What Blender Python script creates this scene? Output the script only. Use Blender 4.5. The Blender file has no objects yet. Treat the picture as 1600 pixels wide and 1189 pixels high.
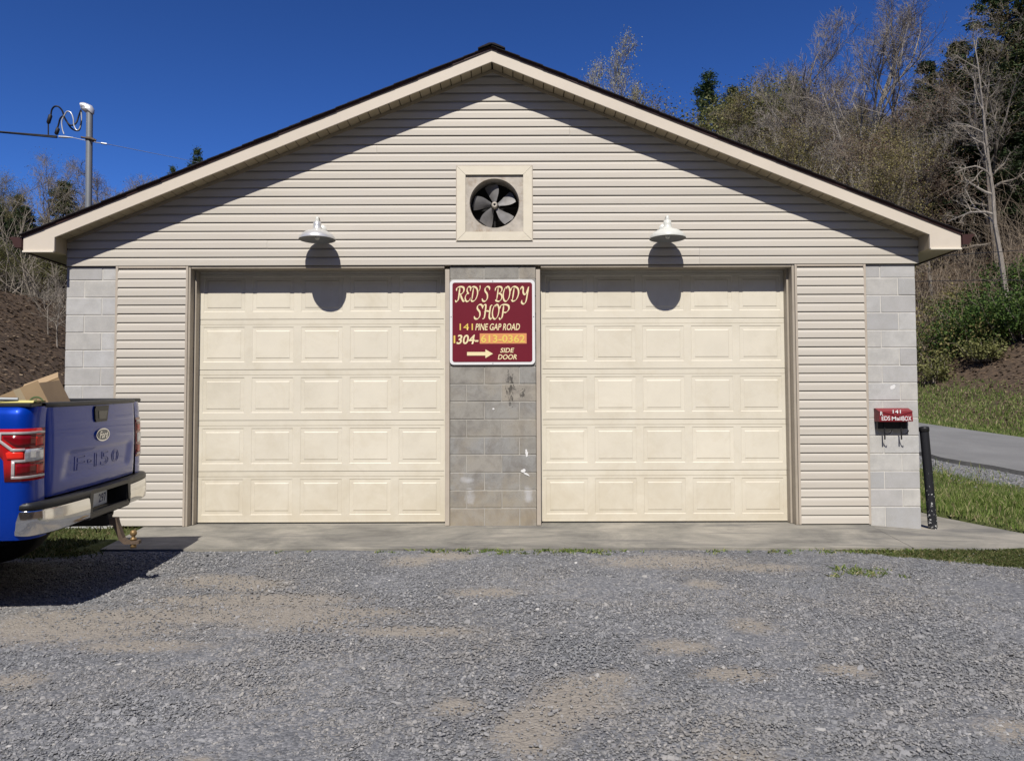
import bpy, math, random
import numpy as np
from mathutils import Vector, Matrix, Quaternion

random.seed(7)
rng = np.random.default_rng(7)
SC = bpy.context.scene
COL = SC.collection
R = math.radians
PI = math.pi

# ------------------------------------------------------------------ camera
cam_d = bpy.data.cameras.new('camera')
cam = bpy.data.objects.new('camera', cam_d)
COL.objects.link(cam)
cam_d.sensor_width = 36.0
cam_d.lens = 1198.0 / 1600.0 * 36.0
cam_d.clip_start = 0.05
cam_d.clip_end = 900.0
CAM = np.array([.22, -8.85, 1.29])
_p, _r = R(2.41), R(-.18)
_f = np.array([0, math.cos(_p), math.sin(_p)])
_r0 = np.array([1., 0, 0])
_u0 = np.cross(_r0, _f)
_rt = _r0 * math.cos(_r) + _u0 * math.sin(_r)
_up = np.cross(_rt, _f)
cam.matrix_world = Matrix(((_rt[0], _up[0], -_f[0], CAM[0]), (_rt[1], _up[1], -_f[1], CAM[1]),
                           (_rt[2], _up[2], -_f[2], CAM[2]), (0, 0, 0, 1)))
SC.camera = cam

# ------------------------------------------------------------------ sky, sun, exposure
SUN_T = 1.20                                   # tangent of the sun's height seen square on to the wall
sun_from = Vector((-.085, -1.0, SUN_T)).normalized()
elev = math.asin(sun_from.z)
w = bpy.data.worlds.new('World')
SC.world = w
w.use_nodes = True
nt = w.node_tree
for n in list(nt.nodes):
    nt.nodes.remove(n)
sky = nt.nodes.new('ShaderNodeTexSky')
sky.sky_type = 'NISHITA'
sky.sun_disc = False
sky.sun_elevation = elev
sky.sun_rotation = math.atan2(sun_from.x, sun_from.y)
sky.altitude = 300
sky.air_density = 0.8
sky.dust_density = 0.0
sky.ozone_density = 10.0
bg = nt.nodes.new('ShaderNodeBackground')
bg.inputs['Strength'].default_value = 0.060
gam = nt.nodes.new('ShaderNodeGamma')          # deep polarised-looking blue of a dry spring day
gam.inputs['Gamma'].default_value = 1.5
out = nt.nodes.new('ShaderNodeOutputWorld')
nt.links.new(sky.outputs[0], gam.inputs[0])
nt.links.new(gam.outputs[0], bg.inputs[0])
nt.links.new(bg.outputs[0], out.inputs[0])
sd = bpy.data.lights.new('sun', 'SUN')
sd.energy = 4.9
sd.angle = R(.53)
sd.color = (1.0, .945, .865)
so = bpy.data.objects.new('sun', sd)
COL.objects.link(so)
so.rotation_euler = sun_from.to_track_quat('Z', 'Y').to_euler()
SC.view_settings.view_transform = 'Standard'
SC.view_settings.look = 'None'
SC.view_settings.exposure = 0.0
SC.view_settings.gamma = 1.0
SC.view_settings.use_curve_mapping = False
SC.render.engine = 'CYCLES'
SC.cycles.max_bounces = 5
SC.cycles.diffuse_bounces = 1
SC.cycles.transparent_max_bounces = 8

# ------------------------------------------------------------------ helpers: objects
def tag(o, label=None, cat=None, group=None, kind=None):
    if label: o['label'] = label
    if cat: o['category'] = cat
    if group: o['group'] = group
    if kind: o['kind'] = kind
    return o

def empty(name, loc=(0, 0, 0), rot=(0, 0, 0), parent=None):
    o = bpy.data.objects.new(name, None)
    COL.objects.link(o)
    o.location = loc
    o.rotation_euler = rot
    o.empty_display_size = .2
    if parent: o.parent = parent
    return o

def link(name, me, parent=None, loc=None, rot=None):
    o = bpy.data.objects.new(name, me)
    COL.objects.link(o)
    if parent: o.parent = parent
    if loc is not None: o.location = loc
    if rot is not None: o.rotation_euler = rot
    return o

def copy_tree(o, parent=None):
    c = o.copy()
    COL.objects.link(c)
    if parent: c.parent = parent
    for ch in list(o.children):
        copy_tree(ch, c)
    return c

class MB:
    def __init__(s):
        s.v = []; s.f = []; s.sm = []; s.mi = []
    def add(s, vs, fs, smooth=False, mi=0):
        b = len(s.v)
        s.v.extend([tuple(map(float, p)) for p in vs])
        for f in fs:
            s.f.append([b + i for i in f]); s.sm.append(smooth); s.mi.append(mi)
    def box(s, x0, x1, y0, y1, z0, z1, mi=0):
        v = [(x, y, z) for x in (x0, x1) for y in (y0, y1) for z in (z0, z1)]
        s.add(v, [(0, 1, 3, 2), (4, 6, 7, 5), (0, 4, 5, 1), (2, 3, 7, 6), (0, 2, 6, 4), (1, 5, 7, 3)], mi=mi)
    def cbox(s, x0, x1, y0, y1, z0, z1, c=.004, jit=0.0, mi=0):
        """box with chamfered edges"""
        if x0 > x1: x0, x1 = x1, x0
        if y0 > y1: y0, y1 = y1, y0
        if z0 > z1: z0, z1 = z1, z0
        lo = (x0, y0, z0); hi = (x1, y1, z1)
        vs = []; idx = {}
        for sx in (0, 1):
            for sy in (0, 1):
                for sz in (0, 1):
                    sg = (sx, sy, sz)
                    for a in range(3):
                        p = [0, 0, 0]
                        for k in range(3):
                            e = hi[k] if sg[k] else lo[k]
                            if k != a:
                                e += -c if sg[k] else c
                            p[k] = e + (random.uniform(-jit, jit) if jit else 0)
                        idx[(sg, a)] = len(vs); vs.append(p)
        fs = []
        for a in range(3):
            b, d = (a + 1) % 3, (a + 2) % 3
            for sv in (0, 1):
                q = []
                for (i, j) in ((0, 0), (1, 0), (1, 1), (0, 1)):
                    sg = [0, 0, 0]; sg[a] = sv; sg[b] = i; sg[d] = j
                    q.append(idx[(tuple(sg), a)])
                fs.append(q if sv else q[::-1])
        for a in range(3):           # edges along axis a
            b, d = (a + 1) % 3, (a + 2) % 3
            for i in (0, 1):
                for j in (0, 1):
                    s0 = [0, 0, 0]; s0[b] = i; s0[d] = j; s1 = list(s0); s1[a] = 1
                    s0 = tuple(s0); s1 = tuple(s1)
                    q = [idx[(s0, b)], idx[(s1, b)], idx[(s1, d)], idx[(s0, d)]]
                    fs.append(q if (i ^ j) else q[::-1])
        for sg in [(i, j, k) for i in (0, 1) for j in (0, 1) for k in (0, 1)]:
            q = [idx[(sg, 0)], idx[(sg, 1)], idx[(sg, 2)]]
            fs.append(q if sum(sg) % 2 else q[::-1])
        s.add(vs, fs, mi=mi)
    def prism(s, poly, y0, y1, axis='y', mi=0):
        """poly of (a,b) extruded along axis; y: (x,z), x: (y,z), z: (x,y)"""
        n = len(poly)
        def P(a, b, t):
            return {'y': (a, t, b), 'x': (t, a, b), 'z': (a, b, t)}[axis]
        v = [P(a, b, y0) for a, b in poly] + [P(a, b, y1) for a, b in poly]
        f = [tuple(range(n)), tuple(range(2 * n - 1, n - 1, -1))]
        f += [(i, n + i, n + (i + 1) % n, (i + 1) % n) for i in range(n)]
        s.add(v, f, mi=mi)
    def tube(s, pts, r, n=8, cap=True, smooth=True, mi=0):
        pts = [Vector(p) for p in pts]
        m = len(pts)
        rs = r if isinstance(r, (list, tuple, np.ndarray)) else [r] * m
        vs = []
        t0 = (pts[1] - pts[0]).normalized()
        ref = Vector((0, 0, 1)) if abs(t0.z) < .9 else Vector((1, 0, 0))
        a = t0.cross(ref).normalized()
        for i in range(m):
            t = (pts[min(i + 1, m - 1)] - pts[max(i - 1, 0)]).normalized()
            a = (a - t * a.dot(t)).normalized()
            b = t.cross(a)
            for k in range(n):
                an = 2 * PI * k / n
                vs.append(pts[i] + (a * math.cos(an) + b * math.sin(an)) * rs[i])
        fs = [(i * n + k, i * n + (k + 1) % n, (i + 1) * n + (k + 1) % n, (i + 1) * n + k) for i in range(m - 1) for k in range(n)]
        s.add(vs, fs, smooth, mi)
        if cap:
            s.add(vs[:n], [tuple(range(n - 1, -1, -1))], mi=mi)
            s.add(vs[-n:], [tuple(range(n))], mi=mi)
    def lathe(s, prof, c=(0, 0, 0), n=32, axis='z', mi=0, smooth=True):
        vs = []
        for r, h in prof:
            for k in range(n):
                a = 2 * PI * k / n
                q = (r * math.cos(a), r * math.sin(a), h)
                if axis == 'y': q = (q[0], q[2], q[1])
                if axis == 'x': q = (q[2], q[0], q[1])
                vs.append((q[0] + c[0], q[1] + c[1], q[2] + c[2]))
        m = len(prof)
        fs = [(i * n + k, i * n + (k + 1) % n, (i + 1) * n + (k + 1) % n, (i + 1) * n + k) for i in range(m - 1) for k in range(n)]
        s.add(vs, fs, smooth, mi)
    def grid(s, P, smooth=True, mi=0, flip=False):
        """P[i][j] grid of points"""
        a = len(P); b = len(P[0])
        fs = []
        for i in range(a - 1):
            for j in range(b - 1):
                q = (i * b + j, i * b + j + 1, (i + 1) * b + j + 1, (i + 1) * b + j)
                fs.append(q[::-1] if flip else q)
        s.add([p for row in P for p in row], fs, smooth, mi)
    def mesh(s, name, mats):
        me = bpy.data.meshes.new(name)
        me.from_pydata(s.v, [], s.f)
        for m in (mats if isinstance(mats, (list, tuple)) else [mats]):
            me.materials.append(m)
        me.polygons.foreach_set('use_smooth', s.sm)
        me.polygons.foreach_set('material_index', s.mi)
        me.update()
        return me
    def build(s, name, mats, parent=None, loc=None, rot=None):
        return link(name, s.mesh(name, mats), parent, loc, rot)

def np_mesh(name, V, F, mat, smooth=False):
    """V n x 3, F m x k (all faces of one size)"""
    me = bpy.data.meshes.new(name)
    V = np.asarray(V, np.float32); F = np.asarray(F, np.int32)
    k = F.shape[1]
    me.vertices.add(len(V)); me.vertices.foreach_set('co', V.ravel())
    me.loops.add(F.size); me.loops.foreach_set('vertex_index', F.ravel())
    me.polygons.add(len(F))
    me.polygons.foreach_set('loop_start', np.arange(0, F.size, k, dtype=np.int32))
    me.polygons.foreach_set('loop_total', np.full(len(F), k, np.int32))
    me.polygons.foreach_set('use_smooth', np.full(len(F), smooth))
    me.materials.append(mat)
    me.update(calc_edges=True)
    return me

# ------------------------------------------------------------------ helpers: materials
class NT:
    def __init__(s, name):
        s.m = bpy.data.materials.new(name); s.m.use_nodes = True
        s.t = s.m.node_tree
        s.b = s.t.nodes['Principled BSDF']
        s.o = s.t.nodes['Material Output']
    def n(s, typ, **kw):
        nd = s.t.nodes.new('ShaderNode' + typ)
        for k, v in kw.items(): setattr(nd, k, v)
        return nd
    def l(s, a, b): s.t.links.new(a, b)
    def coord(s, kind='Object', scale=(1, 1, 1), rnd=False):
        tc = s.n('TexCoord')
        mp = s.n('Mapping')
        mp.inputs['Scale'].default_value = scale
        s.l(tc.outputs[kind], mp.inputs['Vector'])
        if rnd:
            oi = s.n('ObjectInfo')
            mu = s.n('Math', operation='MULTIPLY'); mu.inputs[1].default_value = 53.0
            s.l(oi.outputs['Random'], mu.inputs[0])
            s.l(mu.outputs[0], mp.inputs['Location'])
        return mp.outputs[0]
    def noise(s, vec, scale, detail=4, rough=.6, dist=0.0):
        nd = s.n('TexNoise'); nd.inputs['Scale'].default_value = scale
        nd.inputs['Detail'].default_value = detail; nd.inputs['Roughness'].default_value = rough
        nd.inputs['Distortion'].default_value = dist
        if vec is not None: s.l(vec, nd.inputs['Vector'])
        return nd.outputs['Fac']
    def ramp(s, fac, stops, interp='LINEAR'):
        r = s.n('ValToRGB'); r.color_ramp.interpolation = interp
        e = r.color_ramp.elements
        while len(e) < len(stops): e.new(.5)
        for el, (p, c) in zip(e, stops):
            el.position = p
            el.color = (*c, 1) if len(c) == 3 else c
        s.l(fac, r.inputs[0])
        return r.outputs[0]
    def mix(s, fac, a, b, typ='MIX'):
        m = s.n('Mix', data_type='RGBA', blend_type=typ)
        for sock, v in ((m.inputs[0], fac), (m.inputs[6], a), (m.inputs[7], b)):
            if hasattr(v, 'node'): s.l(v, sock)
            elif isinstance(v, (int, float)): sock.default_value = v
            else: sock.default_value = (*v, 1)
        return m.outputs[2]
    def math(s, op, a, b=None):
        m = s.n('Math', operation=op)
        for i, v in enumerate((a, b)):
            if v is None: continue
            if hasattr(v, 'node'): s.l(v, m.inputs[i])
            else: m.inputs[i].default_value = v
        return m.outputs[0]
    def bump(s, h, strength=.3, dist=.01):
        b = s.n('Bump'); b.inputs['Strength'].default_value = strength
        b.inputs['Distance'].default_value = dist
        s.l(h, b.inputs['Height']); s.l(b.outputs[0], s.b.inputs['Normal'])
        return b
    def base(s, c, rough=.6, metal=0.0, spec=.5):
        if hasattr(c, 'node'): s.l(c, s.b.inputs['Base Color'])
        else: s.b.inputs['Base Color'].default_value = (*c, 1)
        if hasattr(rough, 'node'): s.l(rough, s.b.inputs['Roughness'])
        else: s.b.inputs['Roughness'].default_value = rough
        s.b.inputs['Metallic'].default_value = metal
        s.b.inputs['Specular IOR Level'].default_value = spec
        return s.m

def mul(c, k): return tuple(x * k for x in c)

def worn(name, c, rough=.5, var=.12, scale=6, metal=0.0, bump=.05, bscale=60, rnd=0.0, stretch=(1, 1, 1), dirt=None, spec=.4):
    """plain paint/vinyl/plastic with slight mottling, fine relief and optional dirt blotches"""
    n = NT(name)
    v = n.coord('Object', stretch, rnd=True)
    f = n.noise(v, scale, 5, .65)
    col = n.ramp(f, [(.25, mul(c, 1 - var)), (.75, mul(c, 1 + var * .6))])
    if dirt:
        g = n.noise(v, scale * .6, 8, .72, .3)
        col = n.mix(n.ramp(g, [(.52, (0, 0, 0)), (.75, (dirt[1],) * 3)]), col, dirt[0])
    if rnd:
        oi = n.n('ObjectInfo')
        k = n.n('MapRange'); n.l(oi.outputs['Random'], k.inputs[0])
        k.inputs[3].default_value = 1 - rnd; k.inputs[4].default_value = 1 + rnd * .5
        cmb = n.n('CombineColor')
        for i in range(3): n.l(k.outputs[0], cmb.inputs[i])
        col = n.mix(1.0, col, cmb.outputs[0], 'MULTIPLY')
    if bump:
        n.bump(n.noise(v, bscale, 3, .6), bump, .004)
    return n.base(col, rough, metal, spec)

M = {}
SIDING = (.60, .56, .49)
M['siding'] = worn('vinyl_siding', SIDING, .55, .08, 2.2, bump=.05, bscale=45, rnd=.05, stretch=(.25, 1, 6), dirt=((.40, .34, .27), .22))
M['trim'] = worn('vinyl_trim', (.50, .44, .365), .5, .08, 4, rnd=.04, dirt=((.22, .18, .13), .35))
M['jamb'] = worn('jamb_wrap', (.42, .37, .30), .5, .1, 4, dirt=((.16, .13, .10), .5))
M['fascia'] = worn('fascia_metal', (.68, .61, .51), .45, .06, 1.6, bump=.14, bscale=3, dirt=((.50, .43, .34), .25))
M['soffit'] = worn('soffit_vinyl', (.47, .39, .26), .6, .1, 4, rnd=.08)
M['lip'] = worn('soffit_lip', (.78, .72, .60), .45, .04, 4)
M['brown'] = worn('brown_metal', (.060, .030, .028), .38, .15, 4)
M['shingle'] = worn('asphalt_shingle', (.022, .019, .022), .95, .4, 30, bump=.6, bscale=120, rnd=.2)
M['door'] = worn('door_steel', (.755, .705, .585), .5, .06, 2.4, bump=.05, bscale=140, rnd=.035, dirt=((.50, .45, .34), .34))
_t = M['door'].node_tree; _b = _t.nodes['Principled BSDF']
_n = NT.__new__(NT); _n.m = M['door']; _n.t = _t; _n.b = _b; _n.o = _t.nodes['Material Output']
_src = _b.inputs['Base Color'].links[0].from_socket
_gp = _n.n('NewGeometry'); _sz = _n.n('SeparateXYZ'); _n.l(_gp.outputs['Position'], _sz.inputs[0])
_lo = _n.n('MapRange'); _n.l(_sz.outputs[2], _lo.inputs[0]); _lo.inputs[1].default_value = .0; _lo.inputs[2].default_value = .85; _lo.inputs[3].default_value = .30; _lo.inputs[4].default_value = 0.0
_g1 = _n.noise(_gp.outputs['Position'], 2.6, 8, .74, .5)
_dirtf = _n.ramp(_n.math('ADD', _g1, _lo.outputs[0]), [(.50, (0, 0, 0)), (.85, (.38, .38, .38))])
_c = _n.mix(_dirtf, _src, (.50, .42, .28))
_g2 = _n.noise(_gp.outputs['Position'], 5.5, 8, .8, .8)
_c = _n.mix(_n.ramp(_g2, [(.63, (0, 0, 0)), (.74, (.30, .30, .30))]), _c, (.36, .34, .28))
_n.l(_c, _b.inputs['Base Color'])
M['mortar'] = worn('mortar', (.64, .62, .57), .9, .15, 12, bump=.4, bscale=90)
M['mortar_dull'] = worn('dull_mortar', (.44, .42, .375), .9, .25, 9, bump=.4, bscale=90, dirt=((.2, .18, .15), .6))
M['dark'] = worn('dark_interior', (.012, .012, .013), .85, .3, 8, bump=0)
M['seal'] = worn('black_rubber', (.02, .02, .02), .7, .3, 8)

# concrete block: each block its own grey, weathered, dirtier low down where tyres splash
n = NT('concrete_block')
v = n.coord('Object', (1, 1, 1))
oi = n.n('ObjectInfo')
c0 = n.ramp(oi.outputs['Random'], [(0, (.43, .435, .44)), (.3, (.485, .475, .465)), (.6, (.55, .552, .55)), (.85, (.575, .56, .52)), (1, (.455, .45, .45))])
f1 = n.noise(v, 5, 6, .7)
c1 = n.mix(n.ramp(f1, [(.35, (0, 0, 0)), (.68, (.75, .75, .75))]), c0, (.39, .385, .37))
f2 = n.noise(v, 170, 2, .5)
c2 = n.mix(n.ramp(f2, [(.60, (0, 0, 0)), (.72, (.55, .55, .55))]), c1, (.30, .29, .28))
f3 = n.noise(v, 240, 2, .5)
c3 = n.mix(n.ramp(f3, [(.62, (0, 0, 0)), (.74, (.5, .5, .5))]), c2, (.70, .69, .66))
bb = n.math('ADD', n.noise(v, 150, 3, .7), n.math('MULTIPLY', f1, .6))
n.bump(bb, .55, .006)
M['block'] = n.base(c3, .92, spec=.25)

# stained pier block: grime and tan splash
n = NT('stained_block')
v = n.coord('Object', (1, 1, 1))
oi = n.n('ObjectInfo')
c0 = n.ramp(oi.outputs['Random'], [(0, (.29, .28, .255)), (.4, (.345, .33, .295)), (.7, (.32, .318, .305)), (1, (.37, .34, .29))])
f1 = n.noise(v, 4, 7, .72, .4)
c1 = n.mix(n.ramp(f1, [(.45, (0, 0, 0)), (.68, (.8, .8, .8))]), c0, (.185, .17, .155))
f1b = n.noise(v, 2.2, 5, .6)
c1 = n.mix(n.ramp(f1b, [(.5, (0, 0, 0)), (.75, (.6, .6, .6))]), c1, (.37, .32, .24))
c2 = n.mix(n.ramp(n.noise(v, 170, 2, .5), [(.58, (0, 0, 0)), (.72, (.6, .6, .6))]), c1, (.12, .115, .105))
sx_ = n.n('SeparateXYZ'); n.l(v, sx_.inputs[0])
def blob(cx, cz, ax, az):
    a = n.math('DIVIDE', n.math('SUBTRACT', sx_.outputs[0], cx), ax); b = n.math('DIVIDE', n.math('SUBTRACT', sx_.outputs[2], cz), az)
    return n.math('SUBTRACT', 1.0, n.math('ADD', n.math('MULTIPLY', a, a), n.math('MULTIPLY', b, b)))
tar = n.math('ADD', n.math('MULTIPLY', n.math('MAXIMUM', blob(.20, 1.56, .10, .34), blob(.33, 1.52, .09, .10)), .30), n.noise(n.coord('Object', (1.6, 1, .7)), 16, 5, .75, 1.2))
c2 = n.mix(n.ramp(tar, [(.745, (0, 0, 0)), (.80, (.75, .75, .75))]), c2, (.035, .033, .032))
wht = n.math('ADD', n.math('MULTIPLY', n.math('MAXIMUM', n.math('MAXIMUM', blob(-.27, .33, .07, .12), blob(.40, .36, .06, .13)), blob(-.30, .52, .10, .05)), .34), n.noise(v, 9, 4, .6))
c2 = n.mix(n.ramp(wht, [(.55, (0, 0, 0)), (.85, (.7, .7, .7))]), c2, (.55, .56, .58))
tan_ = n.math('ADD', n.math('MULTIPLY', n.math('SUBTRACT', .55, sx_.outputs[2]), .5), n.math('MULTIPLY', n.noise(v, 5, 5, .7), .8))
c2 = n.mix(n.ramp(tan_, [(.38, (0, 0, 0)), (.75, (.55, .55, .55))]), c2, (.36, .29, .19))
n.bump(n.math('ADD', n.noise(v, 150, 3, .7), n.math('MULTIPLY', f1, .6)), .55, .006)
M['pier'] = n.base(c2, .92, spec=.25)

# concrete slab
n = NT('slab_concrete')
v = n.coord('Object')
f = n.noise(v, 1.1, 8, .7, .5)
c = n.ramp(f, [(.30, (.12, .114, .103)), (.46, (.23, .22, .19)), (.58, (.315, .295, .25)), (.74, (.43, .395, .33))])
vs_ = n.coord('Object', (.35, 2.5, 1))
c = n.mix(n.ramp(n.noise(vs_, 1.6, 6, .7, .8), [(.52, (0, 0, 0)), (.7, (.75, .75, .75))]), c, (.105, .105, .108))
c = n.mix(n.ramp(n.noise(v, 130, 2, .5), [(.6, (0, 0, 0)), (.75, (.6, .6, .6))]), c, (.12, .115, .11))
c = n.mix(n.ramp(n.noise(n.coord('Object', (3, .6, 1)), 9, 4, .8, 2), [(.66, (0, 0, 0)), (.7, (.4, .4, .4))]), c, (.42, .41, .38))
n.bump(n.noise(v, 90, 4, .7), .35, .005)
M['slab'] = n.base(c, .88, spec=.3)

# asphalt road
n = NT('asphalt')
v = n.coord('Object')
c = n.ramp(n.noise(v, .9, 6, .6), [(.3, (.175, .175, .172)), (.7, (.235, .235, .228))])
c = n.mix(n.ramp(n.noise(v, 70, 2, .5), [(.5, (0, 0, 0)), (.7, (.7, .7, .7))]), c, (.14, .14, .14))
n.bump(n.noise(v, 80, 3, .6), .4, .005)
M['asphalt'] = n.base(c, .9, spec=.3)
M['asphalt_edge'] = worn('asphalt_edge', (.10, .10, .10), .9, .3, 10, bump=.5, bscale=60)

# ground sheet: gravel, dusty patches, grass soil, leaf litter (masks painted per vertex in world space)
n = NT('ground')
v = n.coord('Object')
at = n.n('Attribute', attribute_name='mask')
sp = n.n('SeparateColor'); n.l(at.outputs['Color'], sp.inputs[0])
vor = n.n('TexVoronoi'); vor.inputs['Scale'].default_value = 62; n.l(v, vor.inputs['Vector'])
hs = n.n('SeparateColor'); n.l(vor.outputs['Color'], hs.inputs[0])
g = n.ramp(hs.outputs[0], [(0, (.12, .125, .134)), (.35, (.18, .185, .195)), (.7, (.235, .24, .25)), (.93, (.29, .292, .298)), (1, (.40, .39, .38))])
g = n.mix(n.ramp(n.noise(v, .55, 5, .6), [(.4, (0, 0, 0)), (.7, (.5, .5, .5))]), g, (.125, .128, .135))
dust = n.ramp(n.noise(v, 25, 6, .75), [(.3, (.26, .232, .195)), (.6, (.35, .315, .265)), (.8, (.42, .385, .33))])
edge = n.math('ADD', sp.outputs[1], n.math('MULTIPLY', n.math('SUBTRACT', n.noise(v, 22, 7, .8), .5), 1.5))
col = n.mix(n.ramp(edge, [(.35, (0, 0, 0)), (.75, (.92, .92, .92))]), g, dust)
soil = n.ramp(n.noise(v, 7, 8, .75), [(.3, (.055, .068, .022)), (.5, (.085, .105, .032)), (.68, (.13, .13, .055)), (.85, (.22, .18, .105))])
ge = n.math('ADD', sp.outputs[0], n.math('MULTIPLY', n.math('SUBTRACT', n.noise(v, 9, 6, .75), .5), .9))
col = n.mix(n.ramp(ge, [(.42, (0, 0, 0)), (.58, (1, 1, 1))]), col, soil)
lit = n.ramp(n.noise(v, 5.5, 10, .8), [(.3, (.035, .027, .02)), (.48, (.08, .058, .041)), (.6, (.13, .09, .058)), (.78, (.22, .16, .11))])
le = n.math('ADD', sp.outputs[2], n.math('MULTIPLY', n.math('SUBTRACT', n.noise(v, 1.3, 8, .75), .5), 1.0))
col = n.mix(n.ramp(le, [(.42, (0, 0, 0)), (.6, (1, 1, 1))]), col, lit)
n.bump(n.math('ADD', n.math('MULTIPLY', vor.outputs['Distance'], -.6), n.noise(v, 40, 5, .7)), .7, .02)
M['ground'] = n.base(col, .95, spec=.2)

# gravel stones
n = NT('gravel_stone')
oi = n.n('ObjectInfo')
g = n.ramp(oi.outputs['Random'], [(0, (.128, .132, .138)), (.25, (.19, .194, .20)), (.6, (.25, .252, .258)), (.88, (.31, .311, .315)), (.98, (.36, .35, .33)), (1, (.56, .55, .53))])
gp = n.n('NewGeometry')
g = n.mix(n.ramp(n.noise(gp.outputs['Position'], .8, 6, .65, .4), [(.42, (0, 0, 0)), (.72, (.7, .7, .7))]), g, (.30, .275, .24))
g = n.mix(n.ramp(n.noise(gp.outputs['Position'], .45, 3, .6), [(.5, (0, 0, 0)), (.72, (.5, .5, .5))]), g, (.15, .165, .175))
M['stone'] = n.base(g, .85, spec=.35)

def leafmat(name, stops, rough=.7, trans=.25):
    n = NT(name)
    geo = n.n('NewGeometry')
    c = n.ramp(geo.outputs['Random Per Island'], stops)
    n.base(c, rough, spec=.25)
    tr = n.n('BsdfTranslucent'); n.l(c, tr.inputs[0])
    mx = n.n('MixShader'); mx.inputs[0].default_value = trans
    n.l(n.b.outputs[0], mx.inputs[1]); n.l(tr.outputs[0], mx.inputs[2])
    n.l(mx.outputs[0], n.o.inputs[0])
    return n.m

M['grass'] = leafmat('grass_blades', [(0, (.075, .125, .025)), (.4, (.145, .215, .045)), (.7, (.23, .295, .08)), (.86, (.34, .35, .15)), (1, (.50, .42, .26))])
M['turf'] = leafmat('trodden_turf', [(0, (.05, .075, .018)), (.5, (.09, .115, .032)), (.8, (.15, .15, .06)), (1, (.26, .21, .12))])
M['deadgrass'] = leafmat('dry_grass', [(0, (.14, .11, .05)), (.5, (.25, .20, .11)), (1, (.38, .31, .2))])
M['pine_leaf'] = leafmat('pine_needles', [(0, (.022, .042, .013)), (.5, (.045, .075, .024)), (1, (.085, .115, .042))], trans=.15)
M['hem_leaf'] = leafmat('hemlock_needles', [(0, (.014, .026, .010)), (.5, (.03, .05, .017)), (1, (.07, .09, .032))], trans=.1)
M['bud_olive'] = leafmat('olive_buds', [(0, (.13, .115, .04)), (.5, (.22, .19, .07)), (1, (.33, .29, .12))])
M['bud_pale'] = leafmat('pale_catkins', [(0, (.24, .23, .15)), (.6, (.34, .33, .22)), (1, (.45, .44, .33))])
M['bud_green'] = leafmat('spring_leaves', [(0, (.09, .10, .03)), (.5, (.165, .17, .055)), (1, (.27, .27, .11))])
M['bud_red'] = leafmat('red_buds', [(0, (.10, .058, .042)), (.5, (.16, .10, .072)), (1, (.24, .16, .115))])
M['bush_leaf'] = leafmat('bush_leaves', [(0, (.025, .05, .011)), (.5, (.055, .105, .022)), (1, (.13, .20, .042))])
M['litter_leaf'] = leafmat('fallen_leaves', [(0, (.06, .042, .028)), (.5, (.15, .10, .062)), (1, (.32, .245, .165))], trans=.05)

def bark(name, a, b):
    n = NT(name)
    v = n.coord('Object', (6, 6, 1.4))
    c = n.ramp(n.noise(v, 2.2, 6, .7), [(.3, a), (.7, b)])
    n.bump(n.noise(v, 6, 4, .7), .6, .03)
    return n.base(c, .95, spec=.15)
M['bark_grey'] = bark('grey_bark', (.115, .10, .08), (.32, .285, .24))
M['bark_pale'] = bark('pale_bark', (.19, .168, .14), (.44, .40, .345))
M['bark_brown'] = bark('brown_bark', (.055, .042, .032), (.15, .12, .09))
M['twig_grey'] = worn('grey_twigs', (.255, .222, .18), .9, .35, 3, bump=0)
M['twig_brown'] = worn('brown_twigs', (.25, .20, .145), .9, .35, 3, bump=0)
M['twig_pale'] = worn('pale_twigs', (.31, .275, .225), .9, .25, 3, bump=0)

# ------------------------------------------------------------------ terrain
RN = np.array([8.8, 7.15]); RD = np.array([-.355, .935]) / math.hypot(.355, .935); RP = np.array([RD[1], -RD[0]])
def sstep(a, b, x):
    t = np.clip((x - a) / (b - a), 0, 1)
    return t * t * (3 - 2 * t)
_ph = [(rng.uniform(-1, 1), rng.uniform(-1, 1), rng.uniform(0, 6.28)) for _ in range(14)]
def wob(x, y, k):
    z = 0
    for i, (a, b, p) in enumerate(_ph):
        q = k * (1 + .35 * i)
        z = z + np.sin((a * x + b * y) * q + p) / (1 + .35 * i)
    return z / 4
def road_st(x, y):
    dx = x - RN[0]; dy = y - RN[1]
    return dx * RP[0] + dy * RP[1], dx * RD[0] + dy * RD[1]
def road_z(t):
    return .395 + .108 * np.clip(t, -7, 24)
def ground_z(x, y):
    x = np.asarray(x, float); y = np.asarray(y, float)
    s, t = road_st(x, y)
    base = -.02 - .032 * np.clip(-1.45 - y, 0, 12)
    zr = road_z(t)
    lawn = base + (zr - .05 - base) * sstep(-3.4, -.1, s)
    hill = np.where(s > 5.5, .22 * np.clip(s - 5.5, 0, 4.5) + .60 * np.clip(s - 10, 0, 60), 0) - .05
    hill = hill + wob(x, y, .22) * .45 * sstep(9, 18, s)
    zR = np.where(s > 5.5, zr + hill, lawn)
    q = -x - 7.6 + .4 * wob(x, y, .5)
    zL = .75 * np.clip(q, 0, 6) + .05 * np.clip(q - 6, 0, 11) + .26 * np.clip(q - 17, 0, 16) + .03 * np.clip(y - 10, 0, 60) * sstep(-2, 6, q) + wob(x, y, .6) * .16 * sstep(0, 2, q)
    back = .07 * np.clip(y - 22, 0, 60) * sstep(4, -8, x) * sstep(4, -2, s)
    z = np.maximum(zR, base + zL + back)
    z = np.where(y < -1.3, np.where((x > -7.2) & (s < -4), base, z), z)
    return z + .80 * np.clip(-17 - y + 2.5 * wob(x, y, .11), 0, 46)      # unseen slope added behind the viewer to block low sky light on the wall
def gz(x, y): return float(ground_z(x, y))

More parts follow.
